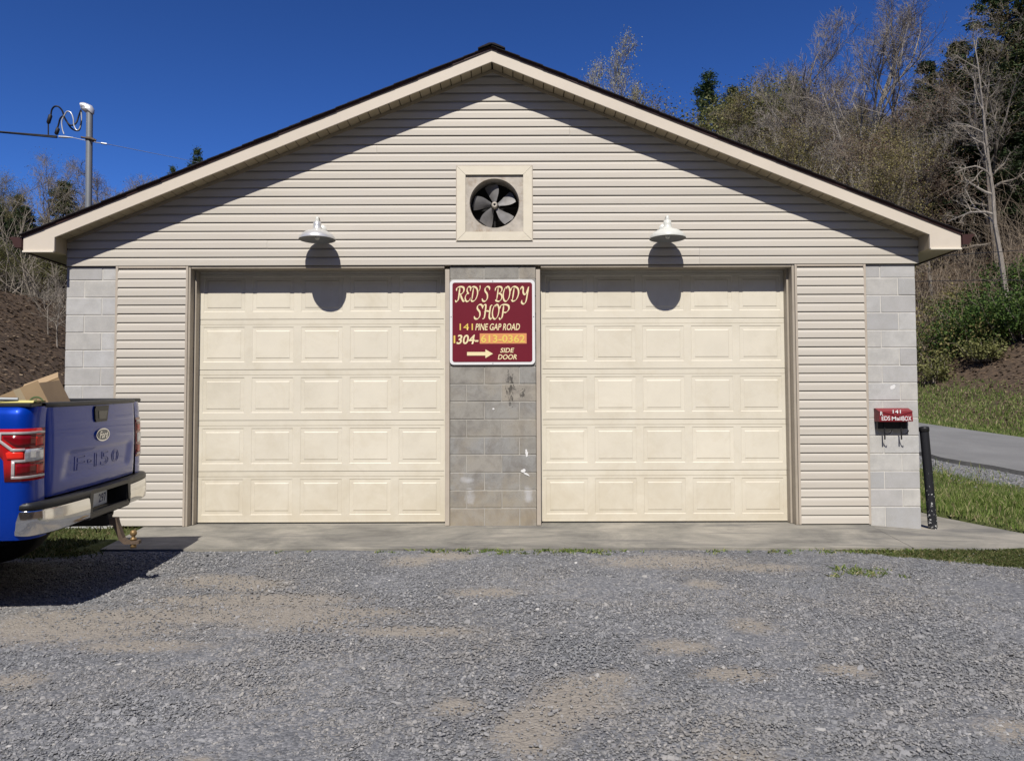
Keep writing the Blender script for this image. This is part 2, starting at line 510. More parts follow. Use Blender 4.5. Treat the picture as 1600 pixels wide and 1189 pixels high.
def onground(px, py):
    d = _f + _rt * (px - 800) / 1198. + _up * (594.5 - py) / 1198.
    t = (-.08 - CAM[2]) / d[2]
    return CAM + d * t

# dusty bare patches in the gravel: centre and half sizes in metres, measured on the lot
PATCH = []
for px, py, wx, wy in [(395, 917, 50, 7), (300, 960, 230, 9), (110, 982, 170, 14), (400, 938, 150, 7), (220, 1002, 100, 8), (470, 962, 120, 14), (60, 975, 90, 20), (640, 981, 90, 6), (560, 955, 90, 6), (825, 1120, 48, 26), (850, 1098, 45, 20), (905, 1066, 62, 22), (880, 1080, 50, 20), (950, 1048, 40, 12),
                      (1172, 974, 34, 9), (20, 1052, 45, 12), (760, 928, 60, 6), (1040, 886, 110, 7), (1180, 893, 70, 5), (1102, 916, 30, 5), (1060, 1003, 55, 9),
                      (715, 1085, 40, 10), (1165, 1165, 60, 18), (1145, 1040, 50, 8), (1325, 1036, 40, 8), (640, 885, 40, 6), (330, 912, 70, 8), (700, 878, 40, 5), (1600, 1120, 60, 14), (300, 1170, 40, 12)]:
    c = onground(px, py); a = onground(px + wx, py); b = onground(px, py - wy)
    PATCH.append((c[0], c[1], a[0] - c[0], b[1] - c[1]))
def dust_mask(x, y):
    m = np.zeros_like(x)
    for cx, cy, ax, ay in PATCH:
        d = ((x - cx) / (ax * 1.5)) ** 2 + ((y - cy) / (ay * 1.7)) ** 2
        m = np.maximum(m, np.exp(-d * 1.0) * .92)
    m = m + np.clip(wob(x * .6, y * 2.2, 1.7), -.2, 1) * .22
    return np.clip(m, 0, 1)
def grass_mask(x, y):
    s, t = road_st(x, y)
    g = np.zeros_like(x)
    strip = -1.50 - .85 * np.clip((x - 3.15) / 1.7, 0, 2.2) + .10 * wob(x, y, 2.6)
    g = np.maximum(g, sstep(-.12, .12, y - strip) * (y < -1.3) * sstep(2.2, 3.6, x))
    g = np.maximum(g, sstep(-3.55, -3.85, x) * sstep(-1.95, -1.55, y + .12 * wob(x, y, 3)))
    g = np.maximum(g, ((x > 5.6) & (y > -1.6) & (s < 0)) * (1 - sstep(-1.9, -.5, s + .25 * wob(x, y, 1.8)) * .85))
    g = np.maximum(g, (s > 5.3) * (1 - sstep(7.2, 9.2, s + .5 * wob(x, y, .9)) * .75))
    g = np.maximum(g, ((y > 8) & (np.abs(x) < 6) & (s < 0)) * 1.0)
    return np.clip(g, 0, 1)
def litter_mask(x, y):
    s, t = road_st(x, y)
    m = np.maximum(sstep(5.4, 6.4, s) * (.62 + .38 * sstep(6.5, 8.5, s)), sstep(-15, -19, y))
    q = -x - 7.4
    m = np.maximum(m, sstep(-.2, .8, q) * (y > -4))
    m = np.maximum(m, sstep(16, 22, y) * (s < 0))
    return np.clip(m, 0, 1)

def axis(parts):
    a = []
    for lo, hi, st in parts:
        a.extend(np.arange(lo, hi - 1e-6, st).tolist())
    a.append(parts[-1][1])
    return np.array(a)
gx = axis([(-220, -60, 10), (-60, -18, 2.0), (-18, -6.6, .4), (-6.6, 7.2, .07), (7.2, 24, .4), (24, 70, 2), (70, 220, 10)])
gy = axis([(-120, -66, 9), (-66, -20, 2.3), (-20, -6.8, 1.2), (-6.8, -1.2, .06), (-1.2, 20, .4), (20, 70, 1.6), (70, 230, 8)])
GX, GY = np.meshgrid(gx, gy)
GZ = ground_z(GX, GY)
near = (np.abs(GX) < 7.3) & (GY < -1.2) & (GY > -7)
GZ = GZ + near * (.010 * wob(GX, GY, 2.2) + .003 * rng.normal(size=GX.shape))
GZ = GZ + np.where((GY > -1.42) & (GY < 13) & (GX > -3.9) & (GX < 5.9), -.08, 0)   # under slab and building
nx, ny = len(gx), len(gy)
ii = np.arange((ny - 1) * (nx - 1)); rr_ = ii // (nx - 1); cc_ = ii % (nx - 1)
a0 = rr_ * nx + cc_
F = np.stack([a0, a0 + 1, a0 + nx + 1, a0 + nx], 1)
me = np_mesh('ground', np.stack([GX.ravel(), GY.ravel(), GZ.ravel()], 1), F, M['ground'], True)
ca = me.color_attributes.new('mask', 'FLOAT_COLOR', 'POINT')
mk = np.stack([grass_mask(GX, GY).ravel(), dust_mask(GX, GY).ravel(), litter_mask(GX, GY).ravel(), np.ones(GX.size)], 1).astype(np.float32)
ca.data.foreach_set('color', mk.ravel())
tag(link('ground', me), kind='structure')

# road: asphalt sheet with a broken near edge
ts = np.arange(-30, 60, .5)
P = []
for t in ts:
    row = []
    for s in (0 + .10 * math.sin(t * 1.7) + .07 * math.sin(t * 4.1 + 1), .5, 2.75, 5.0, 5.5):
        p = RN + RP * s + RD * t
        row.append((p[0], p[1], float(road_z(t)) + .03 + .05 * (1 - abs(s - 2.75) / 2.75)))
    P.append(row)
mb = MB(); mb.grid(P, flip=True)
mb.grid([[(r[0][0], r[0][1], r[0][2]), (r[0][0] - .03, r[0][1] - .01, r[0][2] - .16)] for r in P], mi=1, flip=False)
mb.grid([[(r[-1][0], r[-1][1], r[-1][2]), (r[-1][0] + .03, r[-1][1], r[-1][2] - .16)] for r in P], mi=1, flip=True)
tag(mb.build('road', [M['asphalt'], M['asphalt_edge']]), kind='structure')

# concrete apron in front of the doors, and the walk that turns round the right corner
mb = MB()
mb.prism([(-3.72, -1.46), (0.2, -1.475), (4.02, -1.50), (4.30, -.002), (4.28, .30), (-4.06, .30)], -.16, .0, 'z')
tag(mb.build('concrete_apron', M['slab']), kind='structure')
mb = MB()
wk = [(4.035, -1.50, -.004), (5.95, -1.53, -.05), (5.86, -.36, -.056), (5.70, 1.05, -.06), (5.66, 9, -.06), (4.92, 9, -.06), (4.92, .03, -.056), (4.312, -.002, -.006)]
mb.add(wk + [(x, y, z - .15) for x, y, z in wk], [(0, 6, 7), (0, 1, 6), (1, 2, 6), (2, 3, 6), (3, 4, 5), (3, 5, 6)] + [(i, i + 8, (i + 1) % 8 + 8, (i + 1) % 8) for i in range(8)])
tag(mb.build('walkway', M['slab']), kind='structure')

# ------------------------------------------------------------------ the garage
garage = empty('garage', (0, 0, 0))
tag(garage, 'beige vinyl sided two bay garage with cream overhead doors and concrete block corners', 'garage')
XL, XR = -4.95, 4.905
C8 = .2032
OV = .27                      # rake overhang
SL = .4053                    # roof slope
APB, APT = 5.288, 5.429       # fascia bottom and top at the ridge
XE = 5.29                     # eave

# block corners and pier: every block an object
def blocks(x0, x1, joints_even, joints_odd, mat, rows, z_top):
    for r in range(rows):
        js = joints_odd if r % 2 else joints_even
        xs = [x0] + js + [x1]
        z0 = r * C8; z1 = min((r + 1) * C8 - .009, z_top)
        for a, b in zip(xs[:-1], xs[1:]):
            la = .0 if a == x0 else .0045
            lb = .0 if b == x1 else .0045
            m = MB()
            y = random.uniform(-.002, .002)
            m.cbox(a + la, b - lb, y, .188, (z0 + .001) if r else -.09, z1, .004, .0007)
            m.build('concrete_block', mat, garage)
blocks(XL, -4.37, [-4.535], [-4.74], M['block'], 15, 3.0)
blocks(4.325, XR, [4.50], [4.705], M['block'], 15, 3.0)
blocks(-.497, .497, [-.10, .305], [-.305, .10], M['pier'], 15, 2.992)
for xa, xb, zt in ((XL + .004, -4.374, 3.0), (4.329, XR - .004, 3.0), (-.493, .493, 2.99)):
    m = MB(); m.box(xa, xb, .005, .18, -.08, zt)
    m.build('mortar_wall', M['mortar_dull' if xa > -1 and xb < 1 else 'mortar'], garage)
# side and back walls
m = MB()
m.box(XL + .01, XL + .19, .19, 12, 0, 3.1); m.box(XR - .19, XR - .01, .19, 12, 0, 3.1); m.box(XL + .2, XR - .2, 11.8, 12, 0, 3.1)
m.build('side_wall', M['block'], garage)
m = MB()
m.box(XL + .2, XR - .2, .24, 11.78, -.05, .008)
m.build('shop_floor', M['slab'], garage)

# siding planks
PITCH = .1016
def plank(z0, xa, xb, top=None):
    """xa(z), xb(z): end positions by height; a lap with a cove above the flat"""
    pr = [(-.004, .014), (-.0150, .013), (-.0155, .0), (-.0190, 0), (-.0196, .006), (-.0188, .062), (-.0155, .080), (-.0045, .0925), (.002, PITCH + .016), (.006, PITCH + .016)]
    if top is not None:
        pr = [(y, min(z, top - z0)) for y, z in pr]
    v = []; k = len(pr)
    sag = random.uniform(-.0012, .0012)
    for (y, z) in pr: v.append((xa(z0 + z), y - .006, z0 + z + sag))
    for (y, z) in pr: v.append((xb(z0 + z), y - .006, z0 + z + sag))
    f = [(i, i + 1, k + i + 1, k + i) for i in range(k - 1)]
    f += [tuple(range(k - 1, -1, -1)), tuple(range(k, 2 * k))]
    m = MB(); m.add(v, f)
    m.build('siding_plank', M['siding'], garage)
APW = 5.280
lim = lambda z: max(.02, min(4.94, (APW - z) / SL))
FX, FZ, FH = .022, 3.722, .437          # fan frame centre and half size
z = 3.004; k = 0
seams = {0: 2.4, 1: 2.4, 2: -2.62, 13: -1.35, 14: -1.35, 15: .9, 16: .9}
while z < APW - .03:
    top = min(APW - .012, z + PITCH + .016)
    lx = lambda q: -lim(q)
    rx = lambda q: lim(q)
    if z + PITCH + .016 > FZ - .342 and z < FZ + .342:
        plank(z, lx, lambda q: FX - FH + .012, top); plank(z, lambda q: FX + FH - .012, rx, top)
    elif k in seams:
        sx = seams[k]
        plank(z, lx, lambda q: sx, top); plank(z, lambda q: sx + .0015, rx, top)
    else:
        plank(z, lx, rx, top)
    z += PITCH; k += 1
for xa, xb in ((-4.345, -3.548), (3.522, 4.30)):
    z = .012; k = 0
    while z < 2.93:
        plank(z, lambda q: xa, lambda q: xb, min(2.985, z + PITCH + .016)); z += PITCH; k += 1
# sheathing behind the planks, gable and header
m = MB()
def gab(x): return APW - abs(x) * SL
ha, hb = FX - .36, FX + .36
m.prism([(XL + .02, 3.002), (ha, 3.002), (ha, gab(ha)), (-4.9, gab(4.9)), (XL + .02, 3.2)], .002, .19)
m.prism([(hb, 3.002), (XR - .01, 3.002), (XR - .01, 3.2), (4.88, gab(4.88)), (hb, gab(hb))], .002, .19)
m.prism([(ha, 3.002), (hb, 3.002), (hb, FZ - .36), (ha, FZ - .36)], .002, .19)
m.prism([(ha, FZ + .36), (hb, FZ + .36), (hb, gab(hb)), (0, APW), (ha, gab(ha))], .002, .19)
m.box(-4.37, -3.56, .03, .19, 0, 3.0); m.box(3.535, 4.325, .03, .19, 0, 3.0)
m.build('sheathing', M['jamb'], garage)
# J channels and corner trims round the siding panels, door jambs, header wrap
m = MB()
for xa, xb in ((-4.37, -4.342), (-3.556, -3.530), (3.500, 3.526), (4.297, 4.325)):
    m.cbox(xa, xb, -.026, .03, .004, 2.998, .003)
for xa, xb in ((-4.341, -3.557), (3.527, 4.296)):
    m.cbox(xa, xb, -.025, .02, 2.975, 2.997, .003)
m.build('j_channel', M['trim'], garage)
for xa, xb in ((-.552, -.500), (.500, .549)):
    m = MB(); m.cbox(xa, xb, -.018, .10, .003, 2.955 if xa < 0 else 2.95, .003)
    m.build('pier_trim', M['trim'], garage)
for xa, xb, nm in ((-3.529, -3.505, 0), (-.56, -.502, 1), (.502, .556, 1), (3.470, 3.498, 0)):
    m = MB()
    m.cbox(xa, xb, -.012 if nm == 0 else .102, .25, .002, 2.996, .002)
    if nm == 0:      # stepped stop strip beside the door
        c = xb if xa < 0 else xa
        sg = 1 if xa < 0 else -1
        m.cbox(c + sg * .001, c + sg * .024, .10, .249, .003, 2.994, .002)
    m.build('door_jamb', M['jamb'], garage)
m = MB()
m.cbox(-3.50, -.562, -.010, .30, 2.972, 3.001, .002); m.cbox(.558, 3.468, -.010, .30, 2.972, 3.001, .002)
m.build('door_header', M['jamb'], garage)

# overhead doors
DY = .215                     # face of the doors
def plate(m, xs, zs, holes, y0, y1):
    """front plate with rectangular holes: cell (i,j) of the xs, zs grid is open if in holes"""
    nx_, nz_ = len(xs), len(zs)
    vi = {}
    vs = []
    def V(i, j, b):
        if (i, j, b) not in vi:
            vi[(i, j, b)] = len(vs); vs.append((xs[i], y1 if b else y0, zs[j]))
        return vi[(i, j, b)]
    fs = []
    solid = lambda i, j: 0 <= i < nx_ - 1 and 0 <= j < nz_ - 1 and (i, j) not in holes
    for i in range(nx_ - 1):
        for j in range(nz_ - 1):
            if not solid(i, j): continue
            fs.append((V(i, j, 0), V(i + 1, j, 0), V(i + 1, j + 1, 0), V(i, j + 1, 0)))
            if not solid(i - 1, j): fs.append((V(i, j, 1), V(i, j, 0), V(i, j + 1, 0), V(i, j + 1, 1)))
            if not solid(i + 1, j): fs.append((V(i + 1, j, 0), V(i + 1, j, 1), V(i + 1, j + 1, 1), V(i + 1, j + 1, 0)))
            if not solid(i, j - 1): fs.append((V(i, j, 1), V(i + 1, j, 1), V(i + 1, j, 0), V(i, j, 0)))
            if not solid(i, j + 1): fs.append((V(i, j + 1, 0), V(i + 1, j + 1, 0), V(i + 1, j + 1, 1), V(i, j + 1, 1)))
    m.add(vs, fs)
SEC = .598
def overhead_door(xa, xb, label):
    wdt = xb - xa
    pw = .492; gap = (wdt - 5 * pw) / 6 ; e = gap * .8
    inner = (wdt - 2 * e - 5 * pw) / 4
    cols = [(e + i * (pw + inner), e + i * (pw + inner) + pw) for i in range(5)]
    mb = MB(); mb.box(xa, xb, DY + .03, DY + .055, .006, 5 * SEC + .02)
    dr = mb.build('garage_door', M['door'], garage)
    dr['label'] = label
    ms = MB()
    xs = [0]
    for a, b in cols: xs += [a, b]
    xs += [wdt]
    plate(ms, xs, [.004, .092, .092 + .415, SEC - .062], {(2 * i + 1, 1) for i in range(5)}, -.010, .03)
    ms.cbox(0, wdt, -.0072, .03, SEC - .060, SEC - .002, .002)      # stepped meeting rail
    sec = ms.mesh('door_section', M['door'])
    mp = MB()
    h = .415
    rings = [(0, .0), (.007, .0042), (.043, .0036), (.052, -.0008), (.052, -.0008)]
    prev = None
    vs = []; fs = []
    for k_, (ins, y) in enumerate(rings[:4]):
        vs += [(ins, y - .010, ins), (pw - ins, y - .010, ins), (pw - ins, y - .010, h - ins), (ins, y - .010, h - ins)]
        if k_:
            b = 4 * (k_ - 1)
            for q in range(4):
                fs.append((b + q, b + (q + 1) % 4, b + 4 + (q + 1) % 4, b + 4 + q))
    fs.append((12, 13, 14, 15))
    mp.add(vs, fs)
    pan = mp.mesh('raised_panel', M['door'])
    for r in range(5):
        z0 = .012 + r * SEC
        link('door_section', sec, dr, (xa, DY, z0))
        for a, b in cols:
            link('raised_panel', pan, dr, (xa + a, DY, z0 + .092), None)
    ml = MB(); ml.cbox(xa, xb, DY - .012, DY + .03, .018, .034, .004)
    link('bottom_lip', ml.mesh('bottom_lip', M['door']), dr)
    ml = MB(); ml.box(xa, xb, DY - .006, DY + .03, .001, .016)
    link('bottom_seal', ml.mesh('bottom_seal', M['seal']), dr)
    for x in (xa + .004, xb - .004):
        mr = MB(); mr.cbox(x - .018, x + .018, DY - .014, DY - .011 + .0, .02, 2.7, .001)
        link('weather_strip', mr.mesh('weather_strip', M['door']), dr)
overhead_door(-3.500, -.562, 'left overhead door of cream raised panels')
overhead_door(.558, 3.468, 'right overhead door of cream raised panels')

# roof: soffit, fascia, drip edge, deck, shingle courses, ridge cap, gutters
YF = -OV
def rz(x, top): return top - abs(x) * SL
for sg in (-1, 1):
    m = MB()
    pts = [(0, APB), (0, APT), (sg * XE, rz(XE, APT)), (sg * XE, 3.120), (sg * 4.94, 3.120), (sg * 4.94, rz(4.94, APB))]
    m.prism(pts, YF, YF + .022)
    m.build('fascia_board', M['fascia'], garage)
    m = MB()                           # seam line of the return
    m.cbox(sg * 4.94, sg * XE, YF - .022, YF + .002, 3.108, 3.130, .003)
    m.build('soffit_lip', M['lip'], garage)
    m = MB()                           # eave return box: inner cheek, underside
    m.prism([(sg * 4.939, 3.13), (sg * 4.939, rz(4.939, APB) + .03), (sg * 4.955, rz(4.955, APB) + .03), (sg * 4.955, 3.13)], YF + .023, -.024)
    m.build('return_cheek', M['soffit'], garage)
    x = 4.96 if sg > 0 else -5.27
    for i in range(1):
        m = MB()
        y = YF + .023
        m.cbox(min(sg * 4.957, sg * 5.285), max(sg * 4.957, sg * 5.285), y, 12.2, 3.130, 3.142, .002)
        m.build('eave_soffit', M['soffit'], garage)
    m = MB(); m.cbox(min(sg * 5.287, sg * 5.305), max(sg * 5.287, sg * 5.305), YF + .004, 12.25, 3.115, 3.283, .003)
    m.build('eave_fascia', M['brown'], garage)
    # rake soffit in narrow panels
    pw = .118; ln = math.hypot(1, SL); xx = .005
    while xx < 4.93:
        x1 = min(xx + pw / ln * 1.08, 4.935)
        m = MB()
        za, zb = rz(xx + .004, APB) + .020, rz(x1 - .004, APB) + .020
        v = []
        for yy in (YF + .023, -.016):
            v += [(sg * (xx + .006), yy, za), (sg * (x1 - .006), yy, zb), (sg * (x1 - .003), yy, zb + .014), (sg * (xx + .003), yy, za + .014)]
        m.add(v, [(0, 1, 5, 4), (1, 2, 6, 5), (2, 3, 7, 6), (3, 0, 4, 7), (0, 3, 2, 1), (4, 5, 6, 7)])
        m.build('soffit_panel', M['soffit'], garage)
        xx = x1
    m = MB()                           # soffit backing and trim strip against the wall
    m.prism([(0, APB - .018), (sg * 4.936, rz(4.936, APB) - .018), (sg * 4.936, rz(4.936, APB) + .016), (0, APB + .016)], -.036, -.022)
    m.build('soffit_trim', M['soffit'], garage)
    m = MB()
    m.prism([(0, APB + .036), (sg * 4.95, rz(4.95, APB) + .036), (sg * 4.95, rz(4.95, APB) + .05), (0, APB + .05)], YF + .023, .0)
    m.build('soffit_backing', M['dark'], garage)
    m = MB()                           # drip edge
    m.prism([(0, APT - .004), (sg * (XE + .012), rz(XE + .012, APT) - .004), (sg * (XE + .012), rz(XE + .012, APT) + .022), (0, APT + .022)], YF - .012, YF - .001)
    m.prism([(0, APT + .020), (sg * (XE + .02), rz(XE + .02, APT) + .020), (sg * (XE + .02), rz(XE + .02, APT) + .028), (0, APT + .028)], YF - .020, YF + .3)
    m.build('drip_edge', M['brown'], garage)
    m = MB()
    m.prism([(0, APT), (sg * (XE), rz(XE, APT)), (sg * (XE), rz(XE, APT) + .018), (0, APT + .018)], YF + .024, 12.3)
    m.build('roof_deck', M['dark'], garage)
    # shingle courses, each lapping the one below
    ex = .142; nC = int(XE / (ex * .927)) + 1
    for i in range(nC):
        xo = XE + .035 - i * ex * .927; xi = max(xo - ex * 1.9, .0)
        if xo < .05: break
        zo = rz(xo, APT) + .040; zi = rz(xi, APT) + .030
        ys = np.arange(YF - .035, 12.3, .33)
        m = MB()
        j = random.uniform(-.006, .006)
        m.add([(sg * xo, YF - .034 + j, zo - .010), (sg * xo, YF - .034 + j, zo), (sg * xi, YF - .034 + j, zi), (sg * xi, YF - .034 + j, zi - .006),
               (sg * xo, 12.34, zo - .010), (sg * xo, 12.34, zo), (sg * xi, 12.34, zi), (sg * xi, 12.34, zi - .006)],
              [(0, 1, 2, 3), (7, 6, 5, 4), (0, 4, 5, 1), (1, 5, 6, 2), (2, 6, 7, 3), (3, 7, 4, 0)])
        m.build('shingle_course', M['shingle'], garage)
    m = MB()                           # gutter with its end cap
    gz0 = 3.285
    prof = [(0.012, gz0), (.012, gz0 - .118), (.080, gz0 - .118), (.108, gz0 - .082), (.122, gz0 - .035), (.152, gz0 - .014), (.152, gz0)]
    prof = [(sg * (5.292 + a), b) for a, b in prof]
    m.prism(prof, YF - .01, YF - .006)
    inn = prof
    for (p, q) in zip(inn[:-1], inn[1:]):
        m.add([(p[0], YF - .006, p[1]), (q[0], YF - .006, q[1]), (q[0], 12.2, q[1]), (p[0], 12.2, p[1])], [(0, 1, 2, 3)])
    m.build('gutter', M['brown'], garage)
m = MB()
yy = YF - .05
while yy < 12.2:
    for sg in (-1, 1):
        pass
    m2 = MB()
    v = []
    for y_, dz in ((yy, .056), (yy + .28, .048)):
        v += [(-.155, y_, APT + dz - .155 * SL - .006), (-.155, y_, APT + dz - .155 * SL + .006), (-.03, y_, APT + dz), (.03, y_, APT + dz), (.155, y_, APT + dz - .155 * SL + .006), (.155, y_, APT + dz - .155 * SL - .006), (0, y_, APT + dz - .012)]
    m2.add(v, [(0, 1, 2, 3, 4, 5, 6), (13, 12, 11, 10, 9, 8, 7)] + [(i, i + 7, (i + 1) % 7 + 7, (i + 1) % 7) for i in range(7)])
    m2.build('ridge_cap', M['shingle'], garage)
    yy += .143 * 2
m = MB()
m.prism([(-4.8, 3.1), (4.8, 3.1), (0, 3.1 + 4.8 * SL)], 11.8, 12)
m.build('rear_gable', M['siding'], garage)

M['whitespot'] = worn('white_paint_spot', (.78, .78, .77), .7, .05, 9, bump=0)
def spot(cx, cz, a, b, rot, seed):
    r_ = np.random.default_rng(seed); m = MB()
    P = []
    for k in range(14):
        t = 2 * PI * k / 14; q = 1 + r_.normal() * .12
        X, Z = a * q * math.cos(t), b * q * math.sin(t)
        P.append((cx + X * math.cos(rot) - Z * math.sin(rot), cz + X * math.sin(rot) + Z * math.cos(rot)))
    m.prism(P, -.0042, -.001); m.build('paint_spot', M['whitespot'], garage)
spot(4.615, 1.572, .035, .022, .6, 1); spot(4.585, 1.06, .02, .016, 0, 2)
spot(.385, .83, .015, .045, .15, 3); spot(.345, .625, .03, .018, .3, 4); spot(.385, .585, .04, .010, -.5, 5); spot(.005, 1.335, .011, .011, 0, 6)

# ------------------------------------------------------------------ fixtures
def onY(px, py, Y):
    d = _f + _rt * (px - 800) / 1198. + _up * (594.5 - py) / 1198.
    return CAM + d * ((Y - CAM[1]) / d[1])

def paint(name, c, rough=.4, metal=0., coat=0., spec=.5):
    n = NT(name)
    n.base(c, rough, metal, spec)
    n.b.inputs['Coat Weight'].default_value = coat
    n.b.inputs['Coat Roughness'].default_value = .03
    return n.m
M['maroon'] = worn('maroon_print', (.165, .012, .026), .38, .06, 3, bump=0)
M['signwhite'] = worn('white_vinyl', (.80, .80, .80), .4, .04, 5, bump=0)
M['cream_ink'] = paint('cream_lettering', (.86, .74, .44), .5)
M['yellow_ink'] = paint('yellow_lettering', (.80, .58, .12), .5)
M['orange'] = paint('orange_tape', (.74, .30, .12), .5)
M['galv'] = worn('galvanised_steel', (.46, .45, .44), .42, .22, 7, metal=.55, bump=.05, dirt=((.30, .22, .13), .7))
M['fanblade'] = worn('fan_blade', (.21, .205, .205), .55, .25, 9, metal=.15, dirt=((.11, .095, .08), .6))
M['venturi'] = worn('dirty_steel', (.50, .455, .39), .55, .30, 11, metal=.1, bump=.05, dirt=((.27, .18, .10), .95))
M['framepaint'] = worn('cream_frame_paint', (.74, .68, .55), .5, .05, 5, dirt=((.45, .38, .27), .3))
M['lampwhite'] = worn('white_enamel', (.66, .67, .62), .3, .05, 9, bump=0, dirt=((.42, .40, .32), .3))
M['lampchrome'] = worn('dull_aluminium', (.70, .70, .68), .34, .08, 9, metal=.45, bump=0, dirt=((.5, .49, .45), .3))
M['lampinner'] = worn('lamp_inner', (.42, .42, .40), .5, .1, 6, bump=0)
M['iron'] = worn('rusty_iron', (.12, .085, .06), .7, .4, 20)
M['brass'] = worn('rusty_brass', (.30, .20, .09), .5, .3, 20, metal=.5)

def fontmesh(body, mat, shear=0., bold=0., space=1.0, ext=.0, res=3):
    cu = bpy.data.curves.new('lettering', 'FONT')
    cu.body = body; cu.size = 1; cu.shear = shear; cu.offset = bold; cu.space_character = space
    cu.extrude = max(ext, 0); cu.resolution_u = res; cu.fill_mode = 'NONE' if ext < 0 else ('BOTH' if ext else 'FRONT')
    if ext < 0: cu.bevel_depth = .013; cu.bevel_resolution = 1
    o = bpy.data.objects.new('lettering', cu)
    COL.objects.link(o)
    dg = bpy.context.evaluated_depsgraph_get()
    me = bpy.data.meshes.new_from_object(o.evaluated_get(dg))
    bpy.data.objects.remove(o)
    bpy.data.curves.remove(cu)
    me.name = 'lettering'
    me.materials.clear(); me.materials.append(mat)
    return me
def fit_text(body, mat, x0, x1, z0, z1, y, parent, shear=0., bold=0., ext=0., name='lettering', keep=False, xf=None):
    """flat lettering standing in a wall plane, fitted to a box; y is the face it lies on"""
    me = fontmesh(body, mat, shear, bold, 1.0, ext)
    co = np.empty(len(me.vertices) * 3, np.float32); me.vertices.foreach_get('co', co)
    co = co.reshape(-1, 3)
    lo, hi = co.min(0), co.max(0)
    X = x0 + (co[:, 0] - lo[0]) / (hi[0] - lo[0]) * (x1 - x0)
    Z = z0 + (co[:, 1] - lo[1]) / (hi[1] - lo[1]) * (z1 - z0)
    Y = np.full_like(X, y) - (co[:, 2] * (.12 if ext < 0 else 1) if ext else 0)
    n_ = np.stack([X, Y, Z], 1)
    if xf is not None: n_ = xf(n_)
    me.vertices.foreach_set('co', n_.astype(np.float32).ravel())
    me.update()
    return link(name, me, parent)

def rrect(x0, x1, z0, z1, r, n=6):
    p = []
    for cx, cz, a0 in ((x1 - r, z1 - r, 0), (x0 + r, z1 - r, 90), (x0 + r, z0 + r, 180), (x1 - r, z0 + r, 270)):
        for k in range(n + 1):
            a = R(a0 + 90 * k / n)
            p.append((cx + r * math.cos(a), cz + r * math.sin(a)))
    return p

# the maroon sign on the pier
SX, SZ, SY = -.0055, 2.336, -.021
sign = empty('shop_sign', (0, 0, 0))
tag(sign, 'maroon body shop sign with white border and cream lettering between the doors', 'sign')
m = MB(); m.prism(rrect(-.497, .487, 1.845, 2.828, .045), SY, SY + .012)
m.build('border', M['signwhite'], sign)
m = MB(); m.prism(rrect(-.467, .456, 1.876, 2.797, .028), SY - .0025, SY + .004)
m.build('panel', M['maroon'], sign)
TY = SY - .0045
def SP(zx, zy): return SX + (zx - 487) / 736., SZ - (zy - 560) / 731.
def catmull(P, n=10):
    P = [np.array(p, float) for p in P]
    if len(P) == 2: return [P[0] + (P[1] - P[0]) * t for t in np.linspace(0, 1, n)]
    Q = [2 * P[0] - P[1]] + P + [2 * P[-1] - P[-2]]
    o = []
    for i in range(1, len(Q) - 2):
        for t in np.linspace(0, 1, n, endpoint=(i == len(Q) - 3)):
            a, b, c, d = Q[i - 1], Q[i], Q[i + 1], Q[i + 2]
            o.append(.5 * ((2 * b) + (c - a) * t + (2 * a - 5 * b + 4 * c - d) * t * t + (3 * b - a - 3 * c + d) * t ** 3))
    return o
GL = {
 'R': [[(.36, .98), (.30, .6), (.20, .12), (.02, -.04), (-.10, .06)], [(.02, .72), (.08, .93), (.38, 1.03), (.70, .97), (.74, .74), (.55, .53), (.30, .49)], [(.40, .50), (.55, .18), (.72, -.02), (.92, .10)]],
 'E': [[(.86, .84), (.72, 1.02), (.45, .98), (.34, .76), (.48, .57), (.62, .56)], [(.55, .56), (.26, .47), (.10, .22), (.26, -.02), (.58, .02), (.80, .24)]],
 'D': [[(.42, .95), (.32, .5), (.22, .06)], [(.04, .70), (.14, .93), (.45, 1.03), (.80, .88), (.86, .50), (.62, .10), (.30, -.02), (.08, .08)]],
 "'": [[(.36, 1.10), (.42, 1.0), (.36, .86), (.18, .70)]],
 'S': [[(.88, .78), (.84, .97), (.62, 1.03), (.40, .92), (.38, .72), (.60, .50), (.62, .22), (.42, .0), (.14, .0), (.02, .18)]],
 'B': [[(.40, .98), (.32, .5), (.20, .04)], [(.04, .72), (.14, .95), (.46, 1.03), (.78, .95), (.76, .70), (.42, .53)], [(.42, .53), (.74, .46), (.78, .20), (.52, -.02), (.20, .0), (.06, .08)]],
 'O': [[(.62, 1.02), (.32, .92), (.10, .52), (.14, .12), (.40, -.03), (.72, .18), (.88, .60), (.78, .96), (.55, 1.02), (.50, .86)]],
 'Y': [[(.06, .80), (.18, 1.0), (.34, .92), (.34, .62), (.48, .46), (.66, .56), (.86, 1.0)], [(.92, 1.03), (.78, .55), (.62, -.02), (.40, -.22), (.18, -.12), (.22, .06)]],
 'H': [[(.02, .72), (.14, .96), (.36, .98), (.32, .55), (.20, .06), (.02, -.02)], [(1.0, .98), (.84, .92), (.74, .50), (.70, .10), (.84, -.03), (.98, .10)], [(.18, .48), (.48, .56), (.80, .50)]],
 'P': [[(.40, .98), (.34, .6), (.24, .12), (.06, -.04), (-.04, .08)], [(.02, .70), (.12, .94), (.44, 1.03), (.82, .95), (.86, .68), (.62, .46), (.34, .46)]],
}
nib = np.array([.062, .040])
